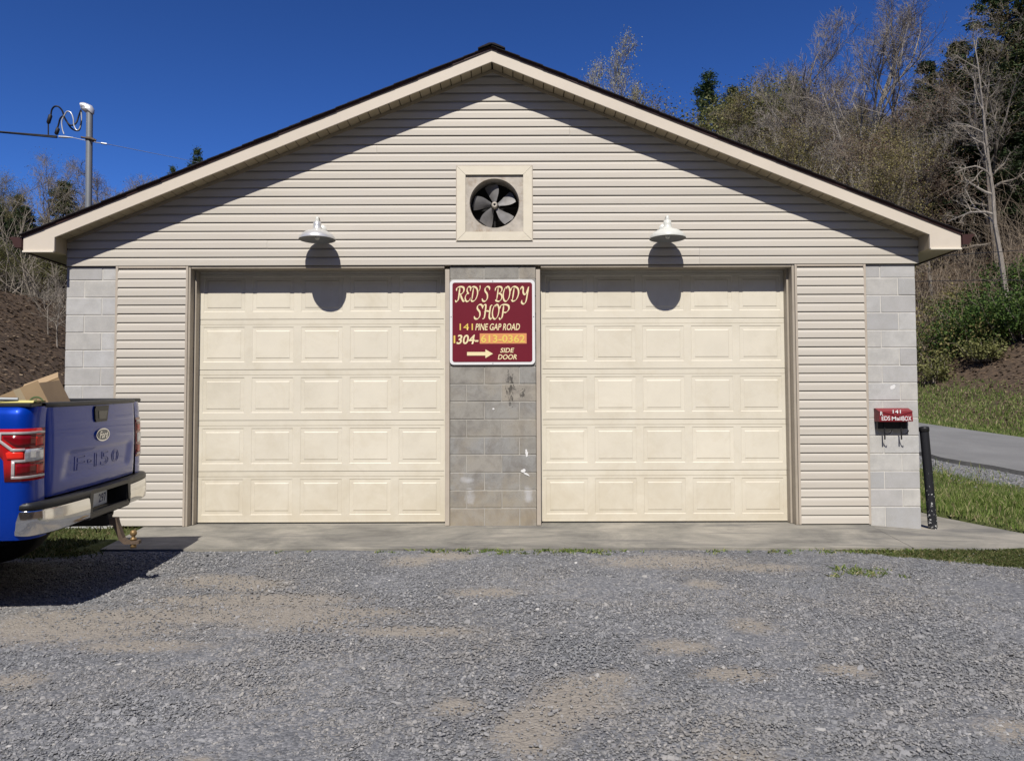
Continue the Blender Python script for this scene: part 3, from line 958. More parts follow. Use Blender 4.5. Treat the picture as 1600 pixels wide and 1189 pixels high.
def script_letter(ch, zx0, zx1, zt, zb, parent):
    m = MB(); yo = 0
    for si, st in enumerate(GL[ch]):
        P = catmull(st, 9)
        k = len(P)
        for side in (0,):
            v = []
            for i, p in enumerate(P):
                d = P[min(i + 1, k - 1)] - P[max(i - 1, 0)]
                nrm = np.array([-d[1], d[0]]) / (np.linalg.norm(d) + 1e-9)
                tp = min(1, .35 + .65 * min(i, k - 1 - i) / 5)
                sw = abs(nrm @ nib) * .86 + .020
                off = nrm * sw * (tp if ch != "'" else 1)
                for sgn in (1, -1):
                    q = p + off * sgn
                    X, Z = SP(zx0 + q[0] * (zx1 - zx0), zb - q[1] * (zb - zt))
                    v.append((X, TY - .0004 * si - .0005 * i / k, Z))
            m.add(v, [(2 * i, 2 * i + 1, 2 * i + 3, 2 * i + 2) for i in range(k - 1)])
    m.build('lettering', M['cream_ink'], parent)
for ch, a, b in (('R', 180, 268), ('E', 250, 316), ('D', 296, 372), ("'", 364, 412), ('S', 398, 474), ('B', 508, 584), ('O', 574, 646), ('D', 640, 722), ('Y', 722, 806)):
    script_letter(ch, a, b, 262, 380, sign)
for ch, a, b in (('S', 330, 412), ('H', 400, 488), ('O', 482, 552), ('P', 548, 640)):
    script_letter(ch, a, b, 414, 530, sign)
def sign_text(body, mat, a, b, t, bt, shear=0., bold=0., dy=0.):
    x0, z1 = SP(a, t); x1, z0 = SP(b, bt)
    fit_text(body, mat, x0, x1, z0, z1, TY - dy, sign, shear, bold)
sign_text('141', M['yellow_ink'], 209, 322, 571, 627, 0, .004)
sign_text('PINE GAP ROAD', M['cream_ink'], 342, 722, 571, 629, .22, .016)
sign_text('1', M['yellow_ink'], 158, 172, 672, 737, 0, .0)
sign_text('304-', M['cream_ink'], 182, 370, 665, 746, .2, .02)
x0, z1 = SP(380, 655); x1, z0 = SP(778, 742)
m = MB(); m.box(x0, x1, TY, TY + .0015, z0, z1); m.build('number_strip', M['orange'], sign)
sign_text('613-0362', M['yellow_ink'], 390, 765, 667, 733, 0, .022, .002)
sign_text('SIDE', M['cream_ink'], 553, 673, 778, 818, .22, .018)
sign_text('DOOR', M['cream_ink'], 533, 694, 833, 876, .22, .018)
ar = [(272, 812), (428, 812), (428, 790), (492, 827), (428, 864), (428, 842), (272, 842)]
m = MB(); m.prism([SP(*p) for p in ar][::-1], TY - .001, TY + .002); m.build('arrow', M['cream_ink'], sign)
for sx, sz in ((.0, 2.813), (.0, 1.860), (-.482, 2.4), (.472, 2.4)):
    m = MB(); m.lathe([(.006, 0), (.006, -.003), (0, -.004)], (sx, SY, sz), 10, 'y'); m.build('screw', M['galv'], sign)

# exhaust fan in the gable
fan = empty('exhaust_fan', (FX, 0, FZ))
tag(fan, 'square framed exhaust fan with five grey blades set in the gable siding', 'fan')
h0, h1 = FH, .336
for a in range(4):
    m = MB()
    v = []
    for y, o, i in ((-.038, h0, h1), (.02, h0, h1)):
        v += [(-o, y, -o), (o, y, -o), (i, y, -i), (-i, y, -i)]
    v = [(x + (.0012 if x > 0 else -.0012) * 0, y, z) for x, y, z in v]
    m.add(v, [(0, 1, 2, 3), (7, 6, 5, 4), (0, 4, 5, 1), (1, 5, 6, 2), (2, 6, 7, 3), (3, 7, 4, 0)])
    g = .0016
    m.v = [(x * (1 - g * 3), y, z - (0 if abs(z) < .2 else 0)) for x, y, z in m.v]
    m.build('frame_board', M['framepaint'], fan, rot=(0, a * PI / 2, 0))
m = MB(); rim = .447
for a in range(4):
    ca_, sa_ = math.cos(a * PI / 2), math.sin(a * PI / 2)
    for q in (0,):
        pts = [(-rim, -.029, -rim), (rim, -.029, -rim), (rim - .0105, -.029, -rim + .0105), (-rim + .0105, -.029, -rim + .0105)]
        pts += [(x, .004, z) for x, y, z in pts]
        pts = [(x * ca_ + z * sa_, y, -x * sa_ + z * ca_) for x, y, z in pts]
        m.add(pts, [(0, 1, 2, 3), (7, 6, 5, 4), (0, 4, 5, 1), (1, 5, 6, 2), (2, 6, 7, 3), (3, 7, 4, 0)])
m.build('frame_channel', M['trim'], fan)
# plate with a round hole
m = MB(); N = 48; hr = .290; hc = (.0, .005)
v = []; fs = []
for k in range(N):
    a = 2 * PI * k / N
    c_, s_ = math.cos(a), math.sin(a)
    q = .345 / max(abs(c_), abs(s_))
    v.append((hc[0] + hr * c_, -.016, hc[1] + hr * s_)); v.append((q * c_, -.016, q * s_)); v.append((hc[0] + (hr - .006) * c_, .022, hc[1] + (hr - .006) * s_))
    v.append((hc[0] + (hr - .006) * c_, .20, hc[1] + (hr - .006) * s_))
for k in range(N):
    j = (k + 1) % N
    fs += [(4 * k, 4 * k + 1, 4 * j + 1, 4 * j), (4 * k + 2, 4 * k, 4 * j, 4 * j + 2), (4 * k + 3, 4 * k + 2, 4 * j + 2, 4 * j + 3)]
m.add(v, fs)
m.build('venturi_plate', M['venturi'], fan)
m = MB(); m.box(-.34, .34, .205, .60, -.34, .34); m.build('fan_housing', M['dark'], fan)
for k in range(5):
    an = R(92 + 72 * k)
    m = MB(); rows = []
    for t in np.linspace(0, 1, 7):
        r_ = .045 + t * .205
        hw = .026 + .056 * math.sin(min(1, t * 1.15) * PI / 2) ** 1.2
        row = []
        for s_ in np.linspace(-1, 1, 5):
            lead = .035 * t * t
            x = r_; z = s_ * hw + lead
            tw = R(34 - 12 * t)
            row.append((x if s_ < .9 else x - .02 * t, .075 + math.sin(tw) * z + .010 * (s_ * s_), math.cos(tw) * z))
        rows.append(row)
    m.grid(rows)
    m.grid([[(x, y + .0025, z) for x, y, z in r_] for r_ in rows], flip=True)
    m.build('fan_blade', M['fanblade'], fan, rot=(0, -an, 0))
m = MB(); m.lathe([(.012, .050), (.012, .030), (.026, .030), (.036, .036), (.038, .10), (.02, .11), (.02, .20)], (0, 0, 0), 20, 'y'); m.build('hub', M['venturi'], fan)
m = MB(); m.lathe([(0, .026), (.010, .026), (.011, .05)], (0, 0, 0), 10, 'y'); m.build('shaft', M['dark'], fan)
m = MB(); m.tube([(-.28, .16, 0), (.28, .16, 0)], .014, 8); m.tube([(0, .16, -.28), (0, .16, .28)], .014, 8); m.build('motor_bracket', M['dark'], fan)

# barn lights
def barn_light(x, mat, label, nm='barn_light'):
    rimY = -.228
    rz_ = float(onY(490, 375, rimY)[2])
    root = empty(nm, (x, 0, 0))
    tag(root, label, 'lamp', 'gooseneck lamps above the garage doors')
    c = (0, rimY, rz_)
    m = MB()
    m.lathe([(.205, .0), (.2055, .007), (.198, .030), (.172, .062), (.128, .090), (.088, .104), (.060, .115), (.048, .130), (.044, .165), (.043, .205), (.030, .212), (.022, .214)], c, 40)
    m.build('shade', mat, root)
    m = MB(); m.lathe([(.2035, .001), (.194, .028), (.168, .058), (.125, .086), (.085, .100), (.03, .108), (0, .108)], c, 40)
    m.build('shade_lining', M['lampinner'], root)
    m = MB(); m.lathe([(0, -.002), (.02, .004), (.030, .03), (.026, .06), (.018, .09)], c, 20)
    m.build('bulb', M['lampwhite'], root)
    m = MB(); m.lathe([(.024, .21), (.026, .225), (.018, .245), (.016, .262), (0, .264)], c, 16)
    m.build('cap', M['lampwhite'], root)
    pz = rz_ + .165
    m = MB(); m.lathe([(0, -.040), (.045, -.038), (.056, -.028), (.058, -.012)], (0, 0, pz), 24, 'y'); m.build('wall_plate', M['lampwhite'], root)
    P = catmull([(0, -.035, pz), (0, -.07, pz + .010), (0, -.11, pz + .050), (0, -.16, pz + .092), (0, -.205, pz + .090), (0, rimY, rz_ + .235)], 6)
    m = MB(); m.tube(P, .011, 10); m.build('gooseneck', M['iron'], root)
barn_light(-1.985, M['lampchrome'], 'gooseneck barn light with bare aluminium shade above the door nearer the truck')
barn_light(1.99, M['lampwhite'], 'gooseneck barn light with white painted shade above the door nearer the mailbox')

# mailbox
M['mbred'] = worn('mailbox_red', (.22, .022, .030), .42, .12, 8, dirt=((.10, .02, .02), .5))
M['mbblack'] = worn('mailbox_black', (.018, .018, .02), .45, .2, 8)
M['white_stick'] = paint('white_stickers', (.82, .82, .82), .5)
mbx = empty('mailbox', (0, 0, 0))
tag(mbx, 'small red wall mailbox with white letters and black newspaper hooks on corner blocks', 'mailbox')
x0, x1, yf, z0, z1 = 4.392, 4.770, -.135, 1.176, 1.327
m = MB()
m.prism([(0 - .002, z0), (yf + .004, z0), (yf, z0 + .02), (yf + .010, z1 - .035), (-.03, z1), (-.002, z1)], x0, x1, 'x'); m.build('box', M['mbred'], mbx)
m = MB()
def sl(z): return yf + .010 * (z - z0 - .02) / (z1 - .035 - z0 - .02)
pl = [(x0 - .003, z1 - .035), (x0 - .003, z1 - .040), (x0 + .155, z1 - .072), (x0 + .165, z1 - .088), (x1 - .138, z1 - .088), (x1 - .128, z1 - .072), (x1 + .003, z1 - .040), (x1 + .003, z1 - .035)]
v = [(x, sl(z) - .008, z) for x, z in pl] + [(x, sl(z) - .002, z) for x, z in pl]
k = len(pl)
m.add(v, [tuple(range(k)), tuple(range(2 * k - 1, k - 1, -1))] + [(i, (i + 1) % k, k + (i + 1) % k, k + i) for i in range(k)])
m.add([(x0 - .003, yf + .002, z1 - .034), (x1 + .003, yf + .002, z1 - .034), (x1 + .003, -.030, z1 + .003), (x0 - .003, -.030, z1 + .003), (x0 - .003, -.002, z1 + .003), (x1 + .003, -.002, z1 + .003)], [(0, 1, 2, 3), (3, 2, 5, 4)])
m.build('lid', M['mbred'], mbx)
m = MB(); m.cbox(x0 + .012, x1 - .03, -.065, -.003, z0 - .082, z0 - .001, .003); m.build('rack_plate', M['mbblack'], mbx)
for hx in (x0 + .085, x0 + .275):
    m = MB(); m.cbox(hx - .008, hx + .008, -.075, -.066, z0 - .205, z0 - .001, .002)
    m.tube(catmull([(hx + .004, -.072, z0 - .10), (hx + .008, -.085, z0 - .135), (hx + .022, -.12, z0 - .140), (hx + .036, -.15, z0 - .115), (hx + .038, -.155, z0 - .095)], 5), .0055, 6)
    m.build('hook', M['mbblack'], mbx)
dx = (x1 - x0) / 840.
def MX(zx): return x0 + (zx - 265) * dx
def MZ(zy): return z0 + (540 - zy) * dx
fy = yf - .0015
for body, a, b, t, bt, bo in (('R', 272, 342, 285, 385, .02), ('EDS', 318, 532, 400, 508, .02), ('Mail', 572, 820, 412, 508, .03), ('BOX', 840, 1068, 402, 520, .02)):
    fit_text(body, M['white_stick'], MX(a), MX(b), MZ(bt), MZ(t), fy + .001 if body != 'R' else fy - .009, mbx, 0, bo * .4)
fit_text('141', M['white_stick'], MX(592), MX(795), MZ(330), MZ(243), yf - .0075, mbx, 0, .012)

# leaning black pipe bollard
M['postblack'] = None
n = NT('chipped_black_paint'); v = n.coord('Object')
zs = n.n('SeparateXYZ'); n.l(v, zs.inputs[0])
lowm = n.n('MapRange'); n.l(zs.outputs[2], lowm.inputs[0]); lowm.inputs[1].default_value = 0; lowm.inputs[2].default_value = .75; lowm.inputs[3].default_value = .10; lowm.inputs[4].default_value = -.04
f = n.math('ADD', n.noise(v, 34, 4, .6), lowm.outputs[0])
c = n.ramp(f, [(.66, (.016, .017, .021)), (.69, (.62, .62, .60))])
M['postblack'] = n.base(c, .45)
pb = np.array([5.060, .035, -.06]); pt = onY(1443.5, 668, .035)
po = empty('bollard', tuple(pb))
tag(po, 'leaning black steel pipe post with chipped paint beside the corner of the wall', 'post')
d = Vector(pt - pb)
m = MB(); m.tube([(0, 0, -.05), tuple(d * .5), tuple(d)], .049, 24); m.build('pipe', M['postblack'], po)
m = MB()
q = d.to_track_quat('Z', 'X')
mm = MB(); mm.lathe([(.051, -.045), (.055, -.043), (.056, -.004), (.051, .008), (.03, .014), (0, .016)], (0, 0, 0), 24)
mm.v = [tuple(q @ Vector(p) + d) for p in mm.v]
mm.build('cap', M['mbblack'], po)
m = MB(); 

# service mast with weatherhead, and its cables
M['pipe'] = worn('galvanised_pipe', (.33, .35, .36), .42, .1, 5, metal=.5)
M['alu'] = worn('cast_aluminium', (.72, .72, .74), .38, .08, 9, metal=.4)
M['cable'] = worn('black_cable', (.016, .017, .022), .6, .2, 5)
M['barecable'] = worn('bare_cable', (.62, .64, .66), .35, .1, 6, metal=.4)
MY = .9
mast = empty('service_mast', (0, 0, 0))
tag(mast, 'grey steel electrical service mast with rounded weatherhead rising through the roof edge', 'service mast')
tp = onY(140, 176, MY); bx = onY(139, 330, MY)
m = MB(); m.tube([(bx[0], MY, 3.30), tuple(tp)], .040, 20); m.build('pipe', M['pipe'], mast)
S_ = 9.75 / 1198.
m = MB(); rows = []
for t in np.linspace(0, 1, 9):        # hood: quarter turn from the pipe over to the left, mouth down
    a = t * R(100)
    cx = tp[0] + .045 - .055 + .055 * math.cos(a) - .045; cz = tp[2] + .075 * math.sin(a)
    r_ = .047 + .016 * math.sin(a)
    row = []
    for k in range(14):
        b = 2 * PI * k / 14
        row.append((cx + r_ * math.cos(b) * math.cos(a) * 1.0 - .03 * t, MY + r_ * math.sin(b), cz + r_ * math.cos(b) * math.sin(a) * .75 + .004))
    rows.append(row + [row[0]])
m.grid(rows)
cc = np.mean(rows[-1], axis=0)
m.add([tuple(p) for p in rows[-1][:-1]] + [tuple(cc)], [(i, (i + 1) % 14, 14) for i in range(14)])
hoodp = rrect(-.075, .062, -.035, .055, .032)
m.build('weatherhead_neck', M['alu'], mast)
m = MB(); rows = []
for t in np.linspace(-1, 1, 11):
    row = []
    for (px, py) in [(146, 179), (147, 172), (143.5, 165.5), (136, 162.5), (130.5, 165), (125.8, 168.5), (128, 172), (134, 176.5), (146, 179)]:
        o = onY(px, py, MY); c = onY(138, 172, MY)
        k = math.sqrt(max(0, 1 - t * t)) * .75 + .25 * (1 - abs(t) ** 4)
        row.append((c[0] + (o[0] - c[0]) * k, MY + t * .062, c[2] + (o[2] - c[2]) * k))
    rows.append(row)
m.grid(rows)
m.build('weatherhead', M['alu'], mast)
cl = onY(140, 218, MY)
m = MB(); m.lathe([(.041, -.02), (.050, -.018), (.050, .018), (.041, .02)], tuple(cl), 16)
m.tube([(cl[0] - .085, MY - .045, cl[2] + .012), (cl[0] + .09, MY - .045, cl[2] - .02)], .012, 8); m.tube([(cl[0] + .03, MY - .06, cl[2] - .01), (cl[0] + .10, MY - .03, cl[2] - .03)], .018, 8)
m.build('clamp', M['iron'], mast)
def pxpath(pts, Y, n=6, yw=0.0):
    P = [onY(a, b, Y + yw * math.sin(i * 1.3)) for i, (a, b) in enumerate(pts)]
    return [tuple(p) for p in catmull(P, n)]
m = MB(); m.tube(pxpath([(126.5, 172), (123, 182), (120, 191), (116, 195), (110, 196), (104, 190), (100, 182), (97, 173), (91, 167), (85, 167), (81, 172), (79.5, 180)], MY, 6, .02), .0105, 8)
m.tube(pxpath([(127, 174), (127, 190), (124, 203), (117, 204), (110, 199), (103, 188), (99, 182), (94, 186), (91.5, 195), (89, 202)], MY, 6, -.02), .0105, 8)
m.build('drip_loop', M['cable'], mast)
m = MB(); m.tube(pxpath([(127, 176), (127.5, 187), (125, 200), (120, 204), (115.5, 196), (114.5, 186), (111, 177), (105, 174.5), (101, 180), (96.5, 190), (97.5, 202), (100, 210)], MY - .02, 6), .008, 8)
m.build('neutral_wire', M['barecable'], mast)
for pts in ([(79.5, 179), (75, 194)], [(91, 200), (87.5, 211)]):
    a, b = onY(*pts[0], MY), onY(*pts[1], MY)
    m = MB(); P = [a + (b - a) * t for t in (0, .12, .88, 1)]
    m.tube([tuple(p) for p in P], [.010, .024, .024, .010], 8); m.build('splice', M['cable'], mast)
a, b = onY(92, 214, MY), onY(114, 215.5, MY)
m = MB(); m.tube([tuple(a), tuple(a + (b - a) * .45), tuple(b)], [.014, .016, .006], 8); m.build('dead_end_grip', M['barecable'], mast)
sc = []
for t in np.linspace(0, 1, 14):
    p0 = onY(89, 214.5, MY); p1 = np.array([-26., -2.0, 6.35])
    q = p0 + (p1 - p0) * t; q[2] -= .5 * 4 * t * (1 - t) * .25
    sc.append(q)
m = MB()
for ph in (0, 2.1, 4.2):
    m.tube([tuple(q + np.array([0, .010 * math.cos(ph + i * 2.2), .010 * math.sin(ph + i * 2.2)])) for i, q in enumerate(sc)], .0095, 6)
a = onY(75.5, 194, MY); b = onY(75.5, 212, MY); m.tube([tuple(a), tuple(b)], .008, 6)
tag(m.build('service_cable', M['cable']), 'twisted black overhead service cable running off from the steel mast', 'cable')
m = MB()
p0 = onY(114, 215.5, MY); p1 = onY(143, 222, MY); p2 = onY(167, 225.5, MY + .1); p3 = onY(300, 252, 7.0); p4 = p3 + (p3 - p2) * 3
m.tube([tuple(p0), tuple(p1)], .004, 5); m.tube([tuple(p1), tuple(p2)], .006, 5); m.tube([tuple(onY(158, 224, MY + .08)), tuple(p2)], .013, 6); m.tube([tuple(p2), tuple(p3), tuple(p4)], .0045, 5)
tag(m.build('guy_wire', M['barecable']), 'thin steel wire from the mast clamp running back over the roof', 'wire')

# ------------------------------------------------------------------ pickup truck
n = NT('metallic_blue')
v = n.coord('Object')
fl = n.noise(v, 900, 1, .5)
c = n.ramp(fl, [(.3, (.0, .029, .30)), (.7, (.001, .045, .42))])
n.base(c, .40, .25, .08)
n.b.inputs['Coat IOR'].default_value = 1.29
n.b.inputs['Coat Weight'].default_value = 1.0; n.b.inputs['Coat Roughness'].default_value = .04
M['blue'] = n.m
M['chrome'] = worn('chrome', (.70, .70, .70), .11, .06, 3, metal=1.0, bump=.03, bscale=2)
M['blackplastic'] = worn('black_plastic', (.022, .023, .025), .45, .15, 20, bump=.1, bscale=300)
M['gloss_black'] = paint('gloss_black', (.010, .010, .011), .12)
M['redlens'] = paint('red_lens', (.40, .010, .012), .16, coat=.3, spec=.25)
M['redbright'] = paint('bright_red_lens', (.75, .03, .018), .2, coat=.2, spec=.2)
M['reddark'] = paint('dark_red_lens', (.17, .004, .008), .12, coat=.3, spec=.2)
M['lenswhite'] = worn('clear_lens', (.60, .62, .66), .10, .3, 30, metal=.5)
M['lensgrey'] = paint('grey_lens_frame', (.40, .36, .36), .25, coat=1.)
M['glass'] = paint('dark_glass', (.012, .014, .016), .05)
M['tyre'] = worn('tyre', (.018, .018, .018), .85, .2, 12)
M['alloy'] = worn('alloy', (.5, .5, .52), .3, .1, 6, metal=.9)
M['frame'] = worn('chassis', (.016, .015, .014), .8, .3, 10)
M['plate'] = paint('licence_plate', (.66, .72, .78), .4)
M['plateink'] = paint('plate_ink', (.02, .04, .16), .5)
truck = empty('pickup_truck', (-3.06, -2.76, -.028), (-.036, 0, PI + .095))
tag(truck, 'metallic blue pickup truck with chrome rear bumper backed up at the picture edge', 'pickup truck')
_sw = [.48, .60, .75, .95, 1.1, 1.25, 1.34, 1.38, 1.405]
_su = [.95, .985, 1.0, 1.005, 1.0, .992, .978, .962, .935]
def side(wv): return float(np.interp(wv, _sw, _su))
PATH = [(.003, .787), (.003, .85), (.009, .90), (.024, .95), (.052, .985), (.095, 1.0)] + [(x, 1.0) for x in np.arange(.16, 1.785, .054)]
PATH = np.array(PATH)
PL = np.concatenate([[0], np.cumsum(np.linalg.norm(np.diff(PATH, axis=0), axis=1))])
def bodypt(s, wv, sgn=1, off=0.):
    x = np.interp(s, PL, PATH[:, 0]); y = np.interp(s, PL, PATH[:, 1])
    x2 = np.interp(s + .02, PL, PATH[:, 0]); y2 = np.interp(s + .02, PL, PATH[:, 1]); x1 = np.interp(s - .02, PL, PATH[:, 0]); y1 = np.interp(s - .02, PL, PATH[:, 1])
    t = np.array([x2 - x1, y2 - y1]); t /= np.linalg.norm(t)
    nx_, ny_ = -t[1], t[0]
    return (x + nx_ * off, sgn * (y * side(wv) + ny_ * off), wv)
WC, WR = 1.15, .47
def low(x, xc=WC):
    d = abs(x - xc)
    return max(.52, .40 + math.sqrt(max(0, WR * WR - d * d))) if d < WR else .52
def side_panel(m, xs_y, top, sgn, xc):
    rows = []
    for (x, yf_) in xs_y:
        b = low(x, xc); tops = top(x) if callable(top) else top
        rows.append([(x, sgn * yf_ * side(wv), wv) for wv in [b + (tops - b) * q for q in (0, .08, .2, .4, .6, .78, .88, .94, .975, 1)]])
    m.grid(rows, flip=(sgn < 0))
for sgn in (1, -1):
    m = MB()
    pts = [(p[0], p[1]) for p in PATH]
    side_panel(m, pts, 1.402, sgn, WC)
    # inner bed wall and wheel housing
    m.build('bed_side', M['blue'], truck)
    m = MB(); m.box(.02, 1.78, sgn * .80, sgn * .815, .86, 1.398); m.build('bed_liner', M['blackplastic'], truck)
    m = MB()
    m.cbox(.012, 1.79, sgn * .795, sgn * .945, 1.398, 1.428, .008)
    m.build('bed_rail_cap', M['blackplastic'], truck)
    m = MB()                           # wheel housing
    m.grid([[(WC + .47 * math.cos(a), sgn * .97, .40 + .47 * math.sin(a)), (WC + .47 * math.cos(a), sgn * .60, .40 + .47 * math.sin(a))] for a in np.linspace(0, PI, 14)])
    m.build('wheel_housing', M['frame'], truck)
    # tail lamp, wrapped round the corner
    tl = MB()
    def lampoly(poly, off, mb, du=.02):
        """polygon in photo-measured lamp coordinates laid on the curved corner: fill by scanning columns"""
        zx = [p[0] for p in poly]
        lo, hi = min(zx), max(zx)
        cols = []
        K = max(4, int((hi - lo) / 14))
        for k in range(K + 1):
            x = lo + (hi - lo) * k / K
            xe = min(max(x, lo + .3), hi - .3)
            ys = []
            for (a, b) in zip(poly, poly[1:] + poly[:1]):
                if (a[0] - xe) * (b[0] - xe) < 0:
                    ys.append(a[1] + (b[1] - a[1]) * (xe - a[0]) / (b[0] - a[0]))
            ys.sort()
            if len(ys) < 2: continue
            s = (460 - x) / 220 * .2 if x > 240 else .2 + (240 - x) / 1500
            cols.append((s, ys[0], ys[-1]))
        W_ = lambda y: 1.256 - (y - 480) * .342 / 530
        rows = []
        for s, ya, yb in cols:
            col = [bodypt(s, W_(ya), sgn, off - .008)] + [bodypt(s, W_(ya + (yb - ya) * q), sgn, off) for q in (0, .33, .66, 1)] + [bodypt(s, W_(yb), sgn, off - .008)]
            rows.append(col)
        mb.grid(rows, True, flip=(sgn > 0))
        mb.grid([[bodypt(cols[0][0], W_(y), sgn, o) for y in cols[0][1:]] for o in (off, off - .008)], False)
        mb.grid([[bodypt(cols[-1][0], W_(y), sgn, o) for y in cols[-1][1:]] for o in (off, off - .008)], False)
    lampoly([(455, 476), (455, 1012), (72, 1012), (68, 800), (20, 735), (-90, 650), (-90, 476)], .004, tl)
    tail = tl.build('tail_lamp', M['redlens'], truck)
    def bar(pts, wd, off, mat, nm):
        mb = MB()
        for (a, b) in zip(pts[:-1], pts[1:]):
            d = np.array([b[0] - a[0], b[1] - a[1]], float); L = np.linalg.norm(d); d /= L
            nn = np.array([-d[1], d[0]]) * wd / 2; e = d * wd * .5
            A = np.array(a) - e; B = np.array(b) + e
            lampoly([tuple(A + nn), tuple(B + nn), tuple(B - nn), tuple(A - nn)], off, mb); off += .0006
        mb.build(nm, mat, tail)
    def lens(poly, off, mat, nm):
        mb = MB(); lampoly(poly, off, mb); mb.build(nm, mat, tail)
    lens([(435, 548), (435, 664), (185, 664), (150, 640), (66, 575), (66, 548)], .007, M['reddark'], 'upper_lens')
    lens([(240, 705), (240, 790), (95, 790), (92, 720), (120, 705)], .007, M['redbright'], 'centre_lens')
    lens([(435, 836), (435, 950), (190, 950), (190, 836)], .007, M['reddark'], 'lower_lens')
    lens([(420, 560), (420, 655), (335, 655), (335, 560)], .0085, M['redbright'], 'reflector')
    lens([(425, 850), (425, 945), (350, 945), (350, 850)], .0085, M['redbright'], 'reflector')
    lens([(428, 686), (428, 815), (250, 815), (250, 686)], .009, M['lenswhite'], 'reversing_lens')
    bar([(430, 520), (35, 520), (35, 600), (150, 690), (236, 690)], 26, .0095, M['lensgrey'], 'lens_frame')
    bar([(240, 806), (160, 806), (160, 972), (430, 972)], 26, .0095, M['lensgrey'], 'lens_frame')

# tailgate
tg_w = lambda y: 1 - (y / .78) ** 2
def tgx(y, z):
    x = -.034 * tg_w(y) - .010 * math.sin((z - .80) / .62 * PI)
    d = np.clip((1.075 - z) / .03, 0, 1) * np.clip((.62 - abs(y + .04 - (1.0 - z) * .3)) / .10, 0, 1) * np.clip((z - .86) / .03, 0, 1)
    x += .016 * d
    x += .02 * np.clip((abs(y) - .70) / .08, 0, 1) ** 2
    return x
m = MB()
zs_ = list(np.linspace(.775, 1.40, 44)); ys_ = list(np.linspace(-.778, .778, 64))
m.grid([[(tgx(y, z), y, z) for z in zs_] for y in ys_], flip=False)
for y in (-.778, .778):
    m.add([(tgx(y, .775), y, .775), (.05, y, .775), (.05, y, 1.40), (tgx(y, 1.40), y, 1.40)], [(0, 1, 2, 3)])
m.add([(.05, -.778, .775), (.05, .778, .775), (.05, .778, 1.40), (.05, -.778, 1.40)], [(0, 1, 2, 3)])
tgt = m.build('tailgate', M['blue'], truck)
m = MB()
rows = [[(tgx(y, 1.398) + dx_, y, z) for dx_, z in ((.0, 1.392), (-.014, 1.396), (-.018, 1.410), (-.008, 1.424), (.03, 1.428), (.075, 1.424), (.078, 1.39))] for y in np.linspace(-.775, .775, 24)]
m.grid(rows, True, flip=True); m.build('spoiler_cap', M['blackplastic'], tgt)
def ontg(poly, off, name, mat, parent, depth=.012):
    m = MB(); k = len(poly)
    v = [(tgx(y, z) - off, y, z) for y, z in poly] + [(tgx(y, z) + depth, y, z) for y, z in poly]
    m.add(v, [tuple(range(k)), tuple(range(2 * k - 1, k - 1, -1))] + [(i, (i + 1) % k, k + (i + 1) % k, k + i) for i in range(k)])
    return m.build(name, mat, parent)
ontg([(.115, 1.262), (-.075, 1.262), (-.125, 1.385), (.11, 1.385), (.13, 1.36), (.13, 1.285)], .012, 'handle', M['blackplastic'], tgt)
ontg([(.07, 1.283), (-.055, 1.283), (-.085, 1.345), (.07, 1.345)], .014, 'handle_recess', M['gloss_black'], tgt)
ov = [(.118 * math.cos(a) * 1.0, 1.158 + .050 * math.sin(a)) for a in np.linspace(0, 2 * PI, 32, endpoint=False)]
ontg(ov, .012, 'badge', M['chrome'], tgt)
ontg([(y * .88, 1.158 + (z - 1.158) * .82) for y, z in ov], .0145, 'badge_field', worn('badge_grey', (.13, .14, .16), .25, .1, 9, metal=.6), tgt)
def tgtext(p):
    return np.array([(tgx(-a, c) - (b if False else 0) - .001 + b, -a, c) for a, b, c in p])
fit_text('Ford', M['chrome'], -.078, .078, 1.132, 1.186, -.016, tgt, .35, .01, 0, 'badge_script', xf=tgtext)
for ch, a, b in (('F', -.40, -.24), ('-', -.20, -.14), ('1', -.09, -.045), ('5', .02, .17), ('0', .23, .38)):
    z0_, z1_ = (.915, 1.020) if ch != '-' else (.955, .98)
    fit_text(ch, M['blue'], a, b, z0_, z1_, -.001, tgt, 0, .0, -1, 'embossed_letter', xf=tgtext)

